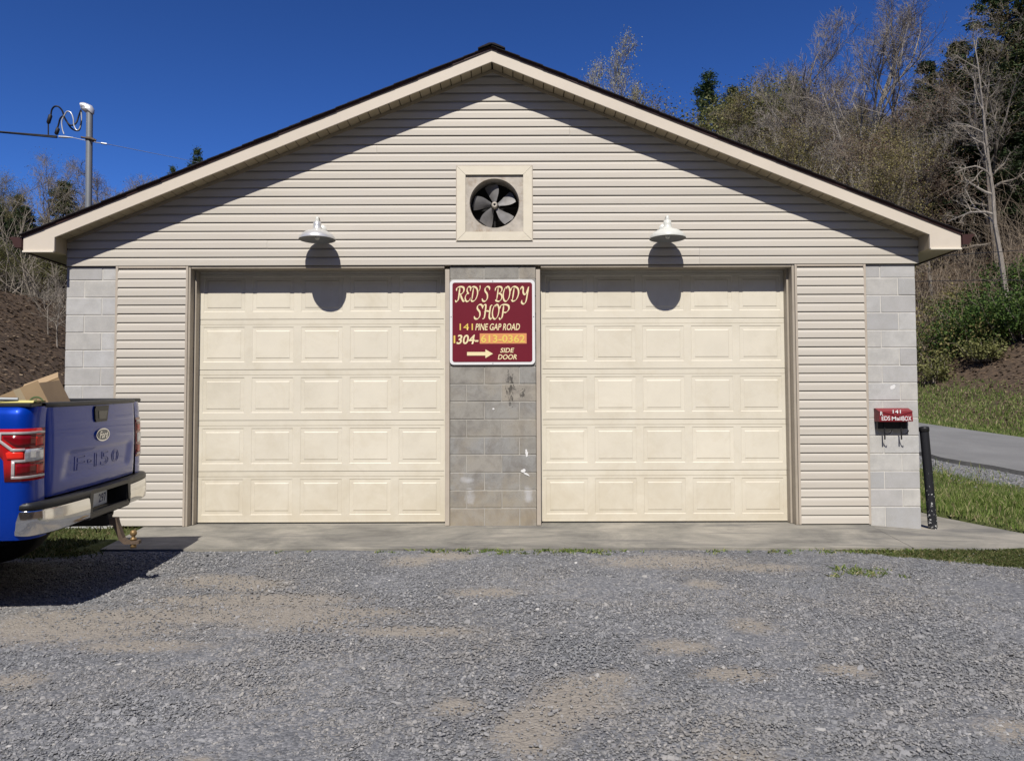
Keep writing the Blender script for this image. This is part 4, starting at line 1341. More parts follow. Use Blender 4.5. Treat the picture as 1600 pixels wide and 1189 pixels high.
# bumper
BP = np.array([(.095, .978), (.055, .985), (.0, .972), (-.045, .91), (-.078, .78), (-.102, .58), (-.118, .37)])
def smooth(P, k=5): return np.array(catmull([tuple(p) for p in P], k))
BPs = smooth(BP)
for sgn in (1, -1):
    m = MB(); rows = []
    for i, (x, y) in enumerate(BPs):
        t = BPs[min(i + 1, len(BPs) - 1)] - BPs[max(i - 1, 0)]; t = t / np.linalg.norm(t); nr = np.array([-t[1], t[0]]) * -1
        if nr[1] * 1 < 0 and i < 6: nr = -nr
        nr = np.array([t[1], -t[0]]); nr = nr if (nr @ np.array([-1, .6])) > 0 else -nr
        rise = .012 * sstep(.75, .40, y) - .015
        row = []
        for z, o in ((.560 + rise, -.045), (.562 + rise, -.012), (.572 + rise, 0), (.64, .004), (.706, .0), (.716, -.004), (.720, -.012)):
            row.append((x + nr[0] * o, sgn * (y + nr[1] * o), z))
        rows.append(row)
    m.grid(rows, True, flip=(sgn > 0))
    e = rows[-1]; m.add(list(e) + [(p[0] + .05, p[1], p[2]) for p in e], [(i, i + 1, len(e) + i + 1, len(e) + i) for i in range(len(e) - 1)])
    m.build('bumper_end', M['chrome'], truck)
    m = MB(); rows = []
    for i, (x, y) in enumerate(BPs):
        t = BPs[min(i + 1, len(BPs) - 1)] - BPs[max(i - 1, 0)]; t = t / np.linalg.norm(t)
        nr = np.array([t[1], -t[0]]); nr = nr if (nr @ np.array([-1, .6])) > 0 else -nr
        rows.append([(x + nr[0] * o, sgn * (y + nr[1] * o), z) for z, o in ((.722, -.02), (.722, .001), (.752, .001), (.766, -.012))] + [(max(x + .10, -.02) if x < .02 else x + .02, sgn * min(y, .90), .764)])
    m.grid(rows, True, flip=(sgn > 0)); m.build('bumper_step', M['blackplastic'], truck)
m = MB()
m.prism([(.372, .722), (.372, .60), (.335, .60), (.315, .735), (-.315, .735), (-.335, .60), (-.372, .60), (-.372, .722), (-.36, .766), (.36, .766)], -.120, -.06, 'x')
m.cbox(-.116, -.05, -.372, .372, .545, .598, .012)
m.box(-.112, .06, -.36, .36, .735, .764)
m.box(.035, .05, -.60, .60, .53, .76); m.box(-.110, .03, .315, .37, .56, .73); m.box(-.110, .03, -.37, -.315, .56, .73)
m.box(-.03, .06, -.9, -.375, .58, .70); m.box(-.03, .06, .375, .9, .58, .70)
m.build('bumper_centre', M['blackplastic'], truck)
m = MB(); m.cbox(-.020, -.014, -.156, .156, .600, .732, .004); pl_ = m.build('licence_plate', M['plate'], truck)
def platexf(p): return np.array([(-.0212 + b * 0, -a, c) for a, b, c in p])
fit_text('297', M['plateink'], .00, .135, .622, .69, 0, pl_, 0, .02, 0, 'plate_number', xf=platexf)
fit_text('DG 1', M['plateink'], -.145, -.03, .622, .69, 0, pl_, 0, .02, 0, 'plate_number', xf=platexf) if False else None
m = MB(); m.cbox(-.11, .3, -.045, .045, .445, .535, .006); m.lathe([(.012, 0), (.012, .004)], (-.05, 0.06, .45), 10)
m.tube([(-.06, .05, .45), (-.055, .05, .41), (-.03, .05, .40), (-.02, .05, .43)], .004, 6)
m.build('receiver', M['frame'], truck)
m = MB()
P = [(-.06, .505), (-.165, .505), (-.175, .46), (-.215, .345), (-.24, .322), (-.335, .322), (-.335, .296), (-.225, .296), (-.185, .33), (-.140, .445), (-.06, .450)]
m.prism([(x, z) for x, z in P], -.028, .028, 'y')
hm = m.build('ball_mount', M['iron'], truck)
m = MB(); m.lathe([(.012, -.06), (.022, -.06), (.022, -.028), (.013, -.026), (.013, 0), (.024, 0), (.024, .012), (.015, .02), (.014, .032), (.024, .042), (.027, .056), (.022, .072), (.010, .080), (0, .081)], (-.285, 0, .324), 20)
m.build('hitch_ball', M['brass'], truck)

# chassis, axle, wheels
m = MB()
for sgn in (1, -1): m.cbox(.05, 5.3, sgn * .42 - .04, sgn * .42 + .04, .50, .66, .01)
m.cbox(.20, .30, -.5, .5, .50, .60, .01); m.tube([(WC, -.75, .40), (WC, .75, .40)], .05, 10); m.lathe([(0, -.16), (.13, -.1), (.15, 0), (.13, .1), (0, .16)], (WC, 0, .40), 16, 'y')
m.lathe([(0, .30), (.36, .30), (.38, .38), (.36, .46), (0, .46)], (.62, 0, .12 + .02), 24)
m.tube([(.35, -.55, .47), (1.0, -.58, .48), (1.6, -.5, .52)], .045, 10); m.tube([(.12, -.62, .46), (.40, -.56, .47)], .035, 10)
m.box(.06, 5.2, -.95, .95, .66, .72)
m.build('chassis', M['frame'], truck)
mt = MB(); mt.lathe([(.26, -.12), (.30, -.135), (.36, -.138), (.395, -.12), (.402, -.06), (.402, .06), (.395, .12), (.36, .138), (.30, .135), (.26, .12)], (0, 0, 0), 40, 'y'); tm = mt.mesh('tyre', M['tyre'])
mr = MB(); mr.lathe([(.262, -.12), (.255, -.10), (.22, .02), (.08, .05), (.05, .09), (0, .09)], (0, 0, 0), 32, 'y')
for k in range(6):
    a = k * PI / 3; mr.tube([(.05 * math.cos(a), .085, .05 * math.sin(a)), (.245 * math.cos(a), .10, .245 * math.sin(a))], [.035, .028], 6)
mr.lathe([(.262, .118), (.252, .122), (.245, .10)], (0, 0, 0), 32, 'y'); rm = mr.mesh('rim', M['alloy'])
for x in (WC, WC + 3.68):
    for sgn in (1, -1):
        wh = link('wheel', tm, truck, (x, sgn * .845, .40), (0, 0, 0 if sgn > 0 else PI))
        link('rim', rm, wh)
# bed floor and bulkhead
m = MB()
m.box(.05, 1.79, -.80, .80, .84, .865)
for k in range(12): m.cbox(.06, 1.78, -.76 + k * .135, -.70 + k * .135, .8655, .877, .004)
m.box(1.74, 1.79, -.80, .80, .866, 1.40)
m.build('bed_floor', M['blackplastic'], truck)
# cab, doors, hood (mostly out of frame)
def cabtop(x): return 1.30 if x < 4.2 else 1.30 - .12 * ((x - 4.2) / 1.5) ** 1.5
for sgn in (1, -1):
    m = MB(); side_panel(m, [(x, 1.0) for x in np.arange(1.815, 5.45, .06)] + [(5.5, .995), (5.56, .97), (5.62, .92), (5.66, .84), (5.68, .74)], cabtop, sgn, WC + 3.68)
    m.build('cab_side', M['blue'], truck)
    for x0_, x1_ in ((1.95, 2.95), (2.97, 4.1)):
        m = MB(); m.grid([[(x, sgn * (side(z) + .002), z) for z in np.linspace(.60, 1.27, 6)] for x in np.linspace(x0_, x1_, 5)], flip=(sgn < 0))
        dd = m.build('door', M['blue'], truck)
        mh = MB(); mh.cbox(x0_ + .08, x0_ + .26, sgn * 1.0, sgn * 1.035, 1.14, 1.17, .006); mh.build('handle', M['blackplastic'], dd)
m = MB(); m.grid([[(x, y, cabtop(x) + .06 * (1 - (y / .93) ** 2) - .005) for y in np.linspace(-.93, .93, 9)] for x in np.linspace(4.1, 5.66, 8)], flip=True)
m.build('hood', M['blue'], truck)
m = MB(); m.cbox(5.55, 5.70, -.66, .66, .78, 1.14, .02); m.build('grille', M['chrome'], truck)
m = MB(); m.cbox(5.60, 5.82, -.94, .94, .50, .74, .03); m.build('front_bumper', M['chrome'], truck)
for sgn in (1, -1):
    m = MB(); m.cbox(5.50, 5.69, sgn * .67, sgn * .90, .86, 1.12, .015); m.build('headlight', M['lenswhite'], truck)
    m = MB(); m.cbox(3.95, 4.15, sgn * 1.02, sgn * 1.22, 1.26, 1.46, .02); m.build('mirror', M['blackplastic'], truck)
lowr = [(1.84, .93), (1.84, -.93), (4.30, -.93), (4.30, .93)]; hir = [(2.02, .72), (2.02, -.72), (3.42, -.72), (3.42, .72)]
m = MB()
v = [(x, y, 1.29) for x, y in lowr] + [(x, y, 1.90) for x, y in hir] + [(x * .97 + .08, y * .9, 1.945) for x, y in hir]
m.add(v, [(0, 1, 5, 4), (1, 2, 6, 5), (2, 3, 7, 6), (3, 0, 4, 7), (4, 5, 9, 8), (5, 6, 10, 9), (6, 7, 11, 10), (7, 4, 8, 11), (8, 9, 10, 11)])
m.build('cab_roof', M['blue'], truck)
for i, (a, b) in enumerate(((0, 1), (1, 2), (2, 3), (3, 0))):
    m = MB(); A, B, Cc, D = [np.array(v[j]) for j in (a, b, b + 4, a + 4)]
    nn = np.cross(B - A, D - A); nn /= np.linalg.norm(nn)
    def bl(s_, t_): return tuple((A * (1 - s_) + B * s_) * (1 - t_) + (D * (1 - s_) + Cc * s_) * t_ + (nn if nn @ (A + B - np.array([6, 0, 2.6])) > 0 else -nn) * .004)
    cuts = ((.06, .94),) if i in (0, 2) else ((.07, .46), (.50, .92))
    for s0, s1 in cuts:
        m.add([bl(s0, .08), bl(s1, .08), bl(s1, .92), bl(s0, .92)], [(0, 1, 2, 3)])
    m.build('window_glass', M['glass'], truck)

# things in the truck bed
TM = truck.matrix_basis.copy()
def tl(x, y, z): return tuple(TM @ Vector((x, y, z)))
M['cardboard'] = worn('cardboard', (.40, .285, .165), .85, .12, 5, bump=.1, bscale=30, dirt=((.28, .19, .10), .4))
M['greenprint'] = worn('green_print', (.13, .19, .08), .8, .3, 20, bump=0)
M['tape'] = worn('packing_tape', (.44, .36, .24), .35, .1, 6, bump=0)
bxo = empty('cardboard_box', tl(.28, -.05, 1.02), (R(6), R(-24), R(8)))
tag(bxo, 'open brown cardboard box with raised flaps tilted in the truck bed', 'box')
bw, bd, bh, th = .155, .20, .56, .005
m = MB()
m.box(-bw, bw, -bd, -bd + th, 0, bh); m.box(-bw, bw, bd - th, bd, 0, bh); m.box(-bw, -bw + th, -bd + th, bd - th, 0, bh); m.box(bw - th, bw, -bd + th, bd - th, 0, bh - .02); m.box(-bw + th, bw - th, -bd + th, bd - th, 0, th)
m.build('box_body', M['cardboard'], bxo)
def flap(P, nm='flap'):
    m = MB(); P = [np.array(p, float) for p in P]
    nn = np.cross(P[1] - P[0], P[2] - P[0]); nn /= np.linalg.norm(nn)
    k = len(P)
    m.add([tuple(p) for p in P] + [tuple(p + nn * .005) for p in P], [tuple(range(k)), tuple(range(2 * k - 1, k - 1, -1))] + [(i, k + i, k + (i + 1) % k, (i + 1) % k) for i in range(k)])
    m.build(nm, M['cardboard'], bxo)
flap([(-bw, -bd, bh), (-bw, bd, bh), (-bw - .22, bd + .01, bh - .010), (-bw - .235, -bd + .02, bh - .022)])
flap([(-bw, bd, bh + .001), (bw, bd, bh + .001), (bw - .02, bd + .10, bh + .05), (-bw + .02, bd + .09, bh + .06)])
m = MB(); m.box(-.03, .02, -bd - .0012, -bd - .0002, .25, bh); m.build('tape_strip', M['tape'], bxo)
m = MB(); N = 28
ring = [(.045 + .055 * math.cos(a), bh - .155 + .055 * math.sin(a)) for a in np.linspace(0, 2 * PI, N, endpoint=False)]
ring2 = [(.045 + .043 * math.cos(a), bh - .155 + .043 * math.sin(a)) for a in np.linspace(0, 2 * PI, N, endpoint=False)]
m.add([(x + .03, -bd - .002, z) for x, z in ring] + [(x + .03, -bd - .002, z) for x, z in ring2], [(i, (i + 1) % N, N + (i + 1) % N, N + i) for i in range(N)])
for k in range(3):
    a = PI / 2 + k * 2 * PI / 3
    m.prism([(.075 + .034 * math.cos(a + d), bh - .155 + .034 * math.sin(a + d)) for d in (-.5, .5)] + [(.075, bh - .155)], -bd - .0018, -bd - .0008)
m.build('printed_mark', M['greenprint'], bxo)
M['yellowfoam'] = worn('yellow_strap', (.62, .55, .20), .7, .1, 12)
m = MB()
rows = []
for t in np.linspace(0, 1, 14):
    x = .0 + t * .95
    rows.append([tl(x, .775 + .02 * math.sin(t * 9), 1.430), tl(x, .78, 1.440), tl(x, .93, 1.442 + .004 * math.sin(t * 17)), tl(x, .942, 1.430)])
m.grid(rows)
rows = []
for t in np.linspace(0, 1, 9):
    x = .24 + t * .5
    hh = .045 * math.sin(PI * min(1, t * 1.6)) if t < .62 else .02
    rows.append([tl(x, .86, 1.443), tl(x, .875, 1.445 + hh), tl(x, .91, 1.448 + hh * .9), tl(x, .925, 1.443)])
m.grid(rows)
tag(m.build('yellow_strap', M['yellowfoam']), 'folded pale yellow strap lying along the near bed rail', 'strap')
m = MB(); m.tube([tl(.10, .93, 1.452), tl(.30, .945, 1.456)], .012, 8); m.tube([tl(.30, .945, 1.456), tl(.52, .93, 1.458)], .020, 8)
tag(m.build('ratchet', M['pipe']), 'small grey metal ratchet lying on the yellow strap', 'ratchet')
M['bluebag'] = worn('pale_blue_bag', (.42, .55, .72), .6, .15, 6)
m = MB(); m.lathe([(0, 0), (.14, .02), (.16, .2), (.13, .42), (.07, .55), (.03, .60), (0, .61)], tl(.98, .15, .88), 14)
m.v = [(x + .012 * math.sin(z * 40 + y * 30), y + .01 * math.sin(x * 50), z) for x, y, z in m.v]
tag(m.build('plastic_bag', M['bluebag']), 'pale blue plastic bag standing in the truck bed at the picture edge', 'bag')

# ------------------------------------------------------------------ vegetation builders
def norm(v): return v / (np.linalg.norm(v) + 1e-9)
def segs_mesh(name, S, mat, sides=3):
    """S: rows p0(3) p1(3) r0 r1 -> separate tapered prisms"""
    S = np.array(S)
    p0, p1, r0, r1 = S[:, :3], S[:, 3:6], S[:, 6], S[:, 7]
    d = p1 - p0; d /= np.linalg.norm(d, axis=1, keepdims=True) + 1e-9
    ref = np.where(np.abs(d[:, 2:3]) < .9, [[0, 0, 1.]], [[1., 0, 0]])
    a = np.cross(d, ref); a /= np.linalg.norm(a, axis=1, keepdims=True); b = np.cross(d, a)
    V = []
    for k in range(sides):
        c, s = math.cos(2 * PI * k / sides), math.sin(2 * PI * k / sides)
        V.append(p0 + (a * c + b * s) * r0[:, None])
    for k in range(sides):
        c, s = math.cos(2 * PI * k / sides), math.sin(2 * PI * k / sides)
        V.append(p1 + (a * c + b * s) * r1[:, None])
    V = np.stack(V, 1)
    n = len(S)
    base = (np.arange(n) * 2 * sides)[:, None]
    F = np.concatenate([base + np.array([[k, (k + 1) % sides, sides + (k + 1) % sides, sides + k]]) for k in range(sides)], 0)
    return np_mesh(name, V.reshape(-1, 3), F, mat)

def leaf_mesh(name, P, size, mat, rs, flat=0.0, tri=True, asp=1.0):
    """small faces at points P, random facing"""
    n = len(P)
    a = rs.normal(size=(n, 3)); a /= np.linalg.norm(a, axis=1, keepdims=True)
    b = rs.normal(size=(n, 3)); b -= a * (a * b).sum(1, keepdims=True); b /= np.linalg.norm(b, axis=1, keepdims=True)
    if flat: a[:, 2] *= 1 - flat; b[:, 2] *= 1 - flat
    s = (np.asarray(size) * rs.uniform(.6, 1.4, n))[:, None]
    V = np.stack([P - a * s * .5, P + b * s * .35 * asp, P + a * s * .5, P - b * s * .35 * asp], 1)
    F = np.arange(4 * n).reshape(n, 4)
    return np_mesh(name, V.reshape(-1, 3), F, mat)

def bare_tree(seed, H, tr, forks=1, fork_h=.35, spread=32, nl=(9, 7, 6, 3), up=.12, wig=.16, slim=1.0, stems=1, twig_r=.011):
    """segments by level, twig tips"""
    rs = np.random.default_rng(seed)
    lv = [[], [], [], [], []]
    tips = []
    def rotv(d, ang):
        ax = norm(np.cross(d, norm(rs.normal(size=3))))
        return norm(d * math.cos(ang) + np.cross(ax, d) * math.sin(ang))
    def grow(p, d, L, r, lev, rend=.35):
        n = (9, 6, 5, 3, 2)[lev]
        st = L / n
        pts = [(p, r, d)]
        for i in range(n):
            d = norm(d + rs.normal(size=3) * wig * (.35 if lev == 0 else 1 + .35 * lev) + np.array([0, 0, up * (1 if lev else .5)]))
            q = p + d * st
            rr = r * (1 - (1 - rend) * (i + 1) / n)
            lv[lev].append((*p, *q, pts[-1][1], rr))
            p = q; pts.append((p, rr, d))
        if lev >= 3: tips.append(p)
        if lev >= 4: return
        nc = nl[lev] if lev < len(nl) else 0
        f0 = (fork_h, .22, .15, .2)[lev]
        for c in range(nc):
            f = f0 + (1 - f0) * ((c + rs.uniform(.2, .8)) / nc)
            i = min(n - 1, int(f * n)); u = f * n - i
            bp = pts[i][0] * (1 - u) + pts[i + 1][0] * u
            br = max(twig_r * .8, pts[i][1] * rs.uniform(.42, .66))
            bl = L * (1.05 - .62 * f) * rs.uniform(.42, .68) * (slim if lev == 0 else 1)
            if lev >= 2: bl = max(bl, .35)
            grow(bp, rotv(pts[i + 1][2], R(rs.uniform(spread * .6, spread * 1.5))), bl, br, lev + 1, .3 if lev < 2 else .5)
    for s_ in range(stems):
        d = norm(np.array([rs.normal() * .10, rs.normal() * .10, 1.])) if stems == 1 else norm(np.array([math.cos(s_ * 2.2 + seed) * .30, math.sin(s_ * 2.2 + seed) * .30, 1.]))
        grow(np.array([0., 0, -.3]), d, H * rs.uniform(.78, .9) * (1 if s_ == 0 else rs.uniform(.75, 1)), tr * (1 if s_ == 0 else .8), 0, .18)
    return lv, np.array(tips), rs

class Kind:
    def __init__(s, name, parts, H): s.name = name; s.parts = parts; s.H = H
def mk_bare(name, seed, H, tr, bark, twig, bud=None, nbud=0, bsize=.08, bspread=.25, **kw):
    lv, tips, rs = bare_tree(seed, H, tr, **kw)
    parts = [('trunk', segs_mesh('trunk', lv[0] + lv[1], M[bark], 6)),
             ('crown', segs_mesh('crown', lv[2] + lv[3] + lv[4], M[twig], 3))]
    zt = max(t[2] for t in tips)
    if bud:
        P = tips[rs.integers(0, len(tips), nbud)] + rs.normal(size=(nbud, 3)) * bspread
        parts.append(('foliage', leaf_mesh('foliage', P, bsize, M[bud], rs)))
    return Kind(name, parts, zt)

def mk_pine(name, seed, H, tr, leaf, bark, wh=16, first=.25, width=.26, dens=1.0, droop=.0, ragged=.35, nsz=.34):
    rs = np.random.default_rng(seed)
    trunk = []; br = []; P = []
    p = np.array([0, 0, -.3]); n = 12
    for i in range(n):
        q = np.array([rs.normal() * .05, rs.normal() * .05, H * (i + 1) / n])
        trunk.append((*p, *q, tr * (1 - .9 * i / n), tr * (1 - .9 * (i + 1) / n))); p = q
    for w_ in range(wh):
        f = first + (1 - first) * (w_ + rs.uniform(0, .6)) / wh
        z = f * H
        g = (f - first) / (1 - first)
        rad = H * width * (1 - g) ** .75 * (.35 + .65 * min(1, g * 4 + .3)) + .25
        nb = rs.integers(4, 7)
        a0 = rs.uniform(0, 6.28)
        for k in range(nb):
            a = a0 + 2 * PI * k / nb + rs.normal() * .3
            L = rad * rs.uniform(1 - ragged, 1.1)
            if rs.random() < .08: continue
            d0 = np.array([math.cos(a), math.sin(a), .25 - droop + .5 * g])
            a_ = np.array([0, 0, z]); pts = [a_]
            for j in range(4):
                d0 = norm(d0 + rs.normal(size=3) * .10 + np.array([0, 0, .05 - droop * .35]))
                pts.append(pts[-1] + d0 * L / 4)
            for j in range(4): br.append((*pts[j], *pts[j + 1], tr * .16 * (1 - j / 5), tr * .16 * (1 - (j + 1) / 5)))
            ncl = int((10 + 26 * L / 3) * dens)
            for c in range(ncl):
                u = rs.uniform(.22, 1.02) ** .8 * 4; j = min(3, int(u))
                c0 = pts[j] + (pts[j + 1] - pts[j]) * (u - j)
                side_ = np.cross(d0, [0, 0, 1.]); lat = rs.normal() * L * .16 * (1.25 - u / 5)
                c0 = c0 + side_ * lat + np.array([0, 0, rs.normal() * .10 + .04])
                P.append(c0 + rs.normal(size=(9, 3)) * [.16, .16, .09])
    P = np.concatenate(P)
    parts = [('trunk', segs_mesh('trunk', trunk, M[bark], 7)), ('branch', segs_mesh('branch', br, M[bark], 4)),
             ('crown', leaf_mesh('crown', P, nsz, M[leaf], rs, .3, asp=.6))]
    return Kind(name, parts, H)

K = {}
K['sycamore'] = mk_bare('bare_tree', 11, 18, .30, 'bark_pale', 'twig_grey', 'bud_red', 3000, .045, .3, stems=2, nl=(9, 8, 8, 5), twig_r=.009, spread=30, fork_h=.32)
K['grey'] = mk_bare('bare_tree', 12, 13, .16, 'bark_grey', 'twig_grey', None, nl=(10, 7, 7, 4), spread=30, twig_r=.008)
K['grey2'] = mk_bare('bare_tree', 13, 13, .15, 'bark_grey', 'twig_grey', 'bud_olive', 5000, .055, .3, nl=(11, 7, 7, 4), spread=34, fork_h=.25, twig_r=.008)
K['pale'] = mk_bare('bare_tree', 14, 12, .13, 'bark_pale', 'twig_pale', 'bud_red', 3500, .045, .3, nl=(10, 7, 7, 4), spread=30, fork_h=.2, stems=2, twig_r=.008)
K['brown'] = mk_bare('bare_tree', 15, 12, .15, 'bark_brown', 'twig_brown', 'bud_olive', 13000, .075, .42, nl=(11, 7, 7, 4), twig_r=.008, spread=36, fork_h=.18)
K['red'] = mk_bare('bare_tree', 16, 11, .13, 'bark_grey', 'twig_brown', 'bud_red', 8000, .055, .32, nl=(11, 7, 7, 4), twig_r=.008, spread=34, fork_h=.2)
K['green'] = mk_bare('bare_tree', 17, 10, .13, 'bark_brown', 'twig_brown', 'bud_green', 14000, .10, .40, nl=(11, 7, 6, 3), twig_r=.008, spread=36, fork_h=.15)
K['poplar'] = mk_bare('bare_tree', 18, 16, .16, 'bark_pale', 'twig_pale', 'bud_pale', 4200, .08, .2, nl=(18, 6, 5, 3), twig_r=.008, spread=20, fork_h=.25, slim=.5, up=.2)
K['sapling'] = mk_bare('sapling', 19, 5, .045, 'bark_pale', 'twig_pale', None, nl=(8, 5, 3, 2), spread=34, fork_h=.25, twig_r=.007)
K['oldtree'] = mk_bare('bare_tree', 20, 17, .30, 'bark_grey', 'twig_grey', None, nl=(14, 6, 5, 3), spread=52, fork_h=.14, up=.03, slim=.55, twig_r=.008)
K['thin'] = mk_bare('bare_tree', 21, 17, .17, 'bark_pale', 'twig_pale', None, nl=(13, 5, 4, 3), spread=46, fork_h=.3, up=.05, slim=.42, twig_r=.007)
K['pine'] = mk_pine('pine_tree', 31, 16, .22, 'pine_leaf', 'bark_brown', wh=15, first=.22, width=.22, ragged=.55, dens=1.5, nsz=.22)
K['pinetop'] = mk_pine('pine_tree', 32, 12, .15, 'pine_leaf', 'bark_brown', wh=14, first=.35, width=.19, dens=1.5, ragged=.6, nsz=.17)
K['hemlock'] = mk_pine('hemlock_tree', 33, 15, .22, 'hem_leaf', 'bark_brown', wh=24, first=.08, width=.25, droop=.28, ragged=.4, dens=1.3, nsz=.24)

def plant(kind, x, y, h, label, cat='tree', group=None, wide=1.0, rot=None, sink=.1):
    k = K[kind]
    s = h / k.H
    r = empty(k.name, (x, y, gz(x, y) - sink), (0, 0, rng.uniform(0, 6.28) if rot is None else rot))
    sxy = s * wide
    r.scale = (sxy, sxy, s)
    for nm, me in k.parts:
        link(nm, me, r)
    return tag(r, label, cat, group)
def at(px, depth): return CAM[0] + (px - 800) / 1198. * depth, CAM[1] + depth
def topz(px, py, depth):
    return float(onY(px, py, CAM[1] + depth)[2])
def tree_at(kind, px, top, depth, label, wide=1.0, rot=None, **kw):
    x, y = at(px, depth)
    h = topz(px, top, depth) - gz(x, y)
    return plant(kind, x, y, max(2., h), label, wide=wide, rot=rot, **kw)

# trees one can point at
tree_at('sycamore', 1312, -25, 40, 'tall leafless tree with pale forking limbs spreading above the right roof slope', wide=.92, rot=.6)
tree_at('pale', 1440, 120, 38, 'broad leafless tree with reddish twigs just left of the dark hemlocks', wide=1.2)
tree_at('poplar', 966, 48, 62, 'tallest slender pale budded tree rising over the right half of the roof', wide=.8, rot=1.)
tree_at('poplar', 931, 84, 66, 'short slender pale tree standing first to the right of the ridge', wide=.7, rot=2.)
tree_at('poplar', 1003, 118, 64, 'small slender pale tree between the tallest poplar and the olive pines', wide=.6, rot=3.)
tree_at('pinetop', 1112, 116, 74, 'rounded green pine in the treeline above the middle of the right roof slope', wide=1.0, rot=.3)
tree_at('green', 1165, 140, 66, 'fresh green budding tree in the treeline right of the rounded pine', wide=1.5, rot=1.)
tree_at('green', 1085, 150, 66, 'fresh green budding tree in the treeline left of the rounded pine', wide=1.5, rot=2.)
tree_at('brown', 1030, 158, 62, 'low olive budding tree just right of the small slender poplar', wide=1.3, rot=1.)
tree_at('grey2', 1072, 150, 63, 'wide sparsely budding tree in the gap left of the rounded pine', wide=1.3, rot=2.)
tree_at('brown', 1130, 146, 61, 'wide olive budding tree in front of the rounded pine', wide=1.3, rot=3.)
tree_at('pale', 1050, 128, 68, 'thin bare tree in the treeline between poplars and rounded pine', wide=1.2, rot=2.)
tree_at('grey', 1215, 118, 64, 'bare treetop in the treeline left of the tall forked tree', wide=1.1, rot=3.)
tree_at('pale', 1385, 60, 42, 'tall bare tree filling the sky right of the tall forked tree', wide=1.2, rot=3.3)
tree_at('grey', 1235, 40, 44, 'tall bare tree just left of the tall forked tree', wide=.9, rot=4.)
tree_at('pinetop', 1152, 138, 76, 'lower green pine beside the rounded pine in the treeline', wide=1.2, rot=2.)
tree_at('pinetop', 1248, 122, 66, 'dark pine peeking out behind the tall leafless tree', wide=1.3, rot=4.)
tree_at('hemlock', 1512, 66, 37.5, 'dark evergreen in the dense stand left of the tall pine', wide=1.15, rot=1.)
tree_at('hemlock', 1462, 96, 44, 'dark hemlock at the edge of the evergreen stand next to the reddish twigs', wide=1.2, rot=2.4)
tree_at('hemlock', 1560, 70, 36.5, 'low dark hemlock behind the thin pale trunk', wide=1.3, rot=4.)
tree_at('pine', 1592, -80, 38, 'tall pine reaching out of the top right corner', wide=1.1, rot=.8)
tree_at('hemlock', 1640, -20, 38, 'dark evergreen mostly beyond the right picture edge', wide=1.2, rot=.2)
tree_at('oldtree', 1566, 95, 34, 'thick grey trunk with bare spreading limbs on the leafy bank', wide=.72, rot=.9)
tree_at('thin', 1584, 10, 29.5, 'thin pale leaning trunk in front of the thick grey one', wide=.8, rot=2.2)
tree_at('thin', 1462, 190, 33, 'slim bare tree standing right behind the wall corner', wide=.9, rot=.7)
tree_at('pinetop', 93, 284, 36, 'small round topped pine left of the service mast', wide=1.5, rot=1.5)
tree_at('pinetop', 302, 234, 52, 'green pine tip showing over the left roof slope', wide=.62, rot=.5)
tree_at('pinetop', 264, 262, 52, 'lower pine tip showing over the left roof slope', wide=.6, rot=2.5)
tree_at('grey', 178, 250, 46, 'bare rounded tree behind the service mast', wide=1.3, rot=1.5)
tree_at('grey2', 22, 232, 30, 'bare pale tree above the left gutter at the picture edge', wide=1.0, rot=.4)
tree_at('hemlock', 12, 340, 27, 'dark green evergreen at the left picture edge under the gutter', wide=1.0, rot=1.1)
tree_at('green', 52, 366, 23, 'young tree with fresh olive leaves on the bank below the left eave', wide=1.7, rot=2.)
tree_at('green', 98, 360, 23, 'olive leafed young tree right against the left wall corner', wide=1.7, rot=4.)
tree_at('green', 12, 375, 24, 'olive leafed tree between the left edge evergreen and the young olive tree', wide=1.3, rot=5.)
tree_at('hemlock', 84, 380, 33, 'dark evergreen deep in the wood under the left eave', wide=1.2, rot=5.)
tree_at('sapling', 90, 482, 19.5, 'thin bare sapling on the brown bank beside the block corner', wide=1.1, rot=1.)
tree_at('sapling', 74, 512, 20, 'thinner bare sapling leaning on the brown bank', wide=.9, rot=2.6)

# the wood on the hillsides: single trees, told apart only by kind
def limit(px):
    return float(np.interp(px, [-200, 0, 40, 75, 120, 160, 200, 260, 320, 345, 880, 905, 950, 1010, 1050, 1090, 1180, 1240, 1300, 1380, 1440, 1500, 1560, 1620, 1800],
                           [250, 270, 330, 360, 320, 275, 262, 285, 262, 240, 130, 150, 165, 165, 165, 160, 165, 150, 140, 135, 125, 105, 60, 30, 20]))
LAB = {'grey': 'grey leafless tree', 'grey2': 'sparsely budding olive tree', 'pale': 'pale stemmed leafless tree', 'brown': 'brown tree with olive buds', 'red': 'tree with reddish spring buds',
       'green': 'small olive leafed tree', 'hemlock': 'dark hemlock', 'pine': 'green pine', 'pinetop': 'small green pine'}
def where(kd, px, dep):
    hgt = ('low on the slope', 'half way up the slope', 'high on the slope', 'near the crest')[int(np.digitize(dep, (38, 52, 68)))]
    zone = ((20, 'at the left picture edge'), (130, 'by the left gutter'), (210, 'behind the service mast'), (800, 'over the left roof slope'), (960, 'just right of the ridge'), (1060, 'by the slender poplars'),
            (1170, 'by the rounded pine'), (1260, 'left of the tall forked tree'), (1370, 'behind the tall forked tree'), (1450, 'right of the tall forked tree'), (1540, 'in the evergreen stand'), (9999, 'behind the two big trunks'))
    return LAB[kd] + ' ' + hgt + ', ' + next(t for e, t in zone if px < e)
used = []
cnt = 0; tries = 0
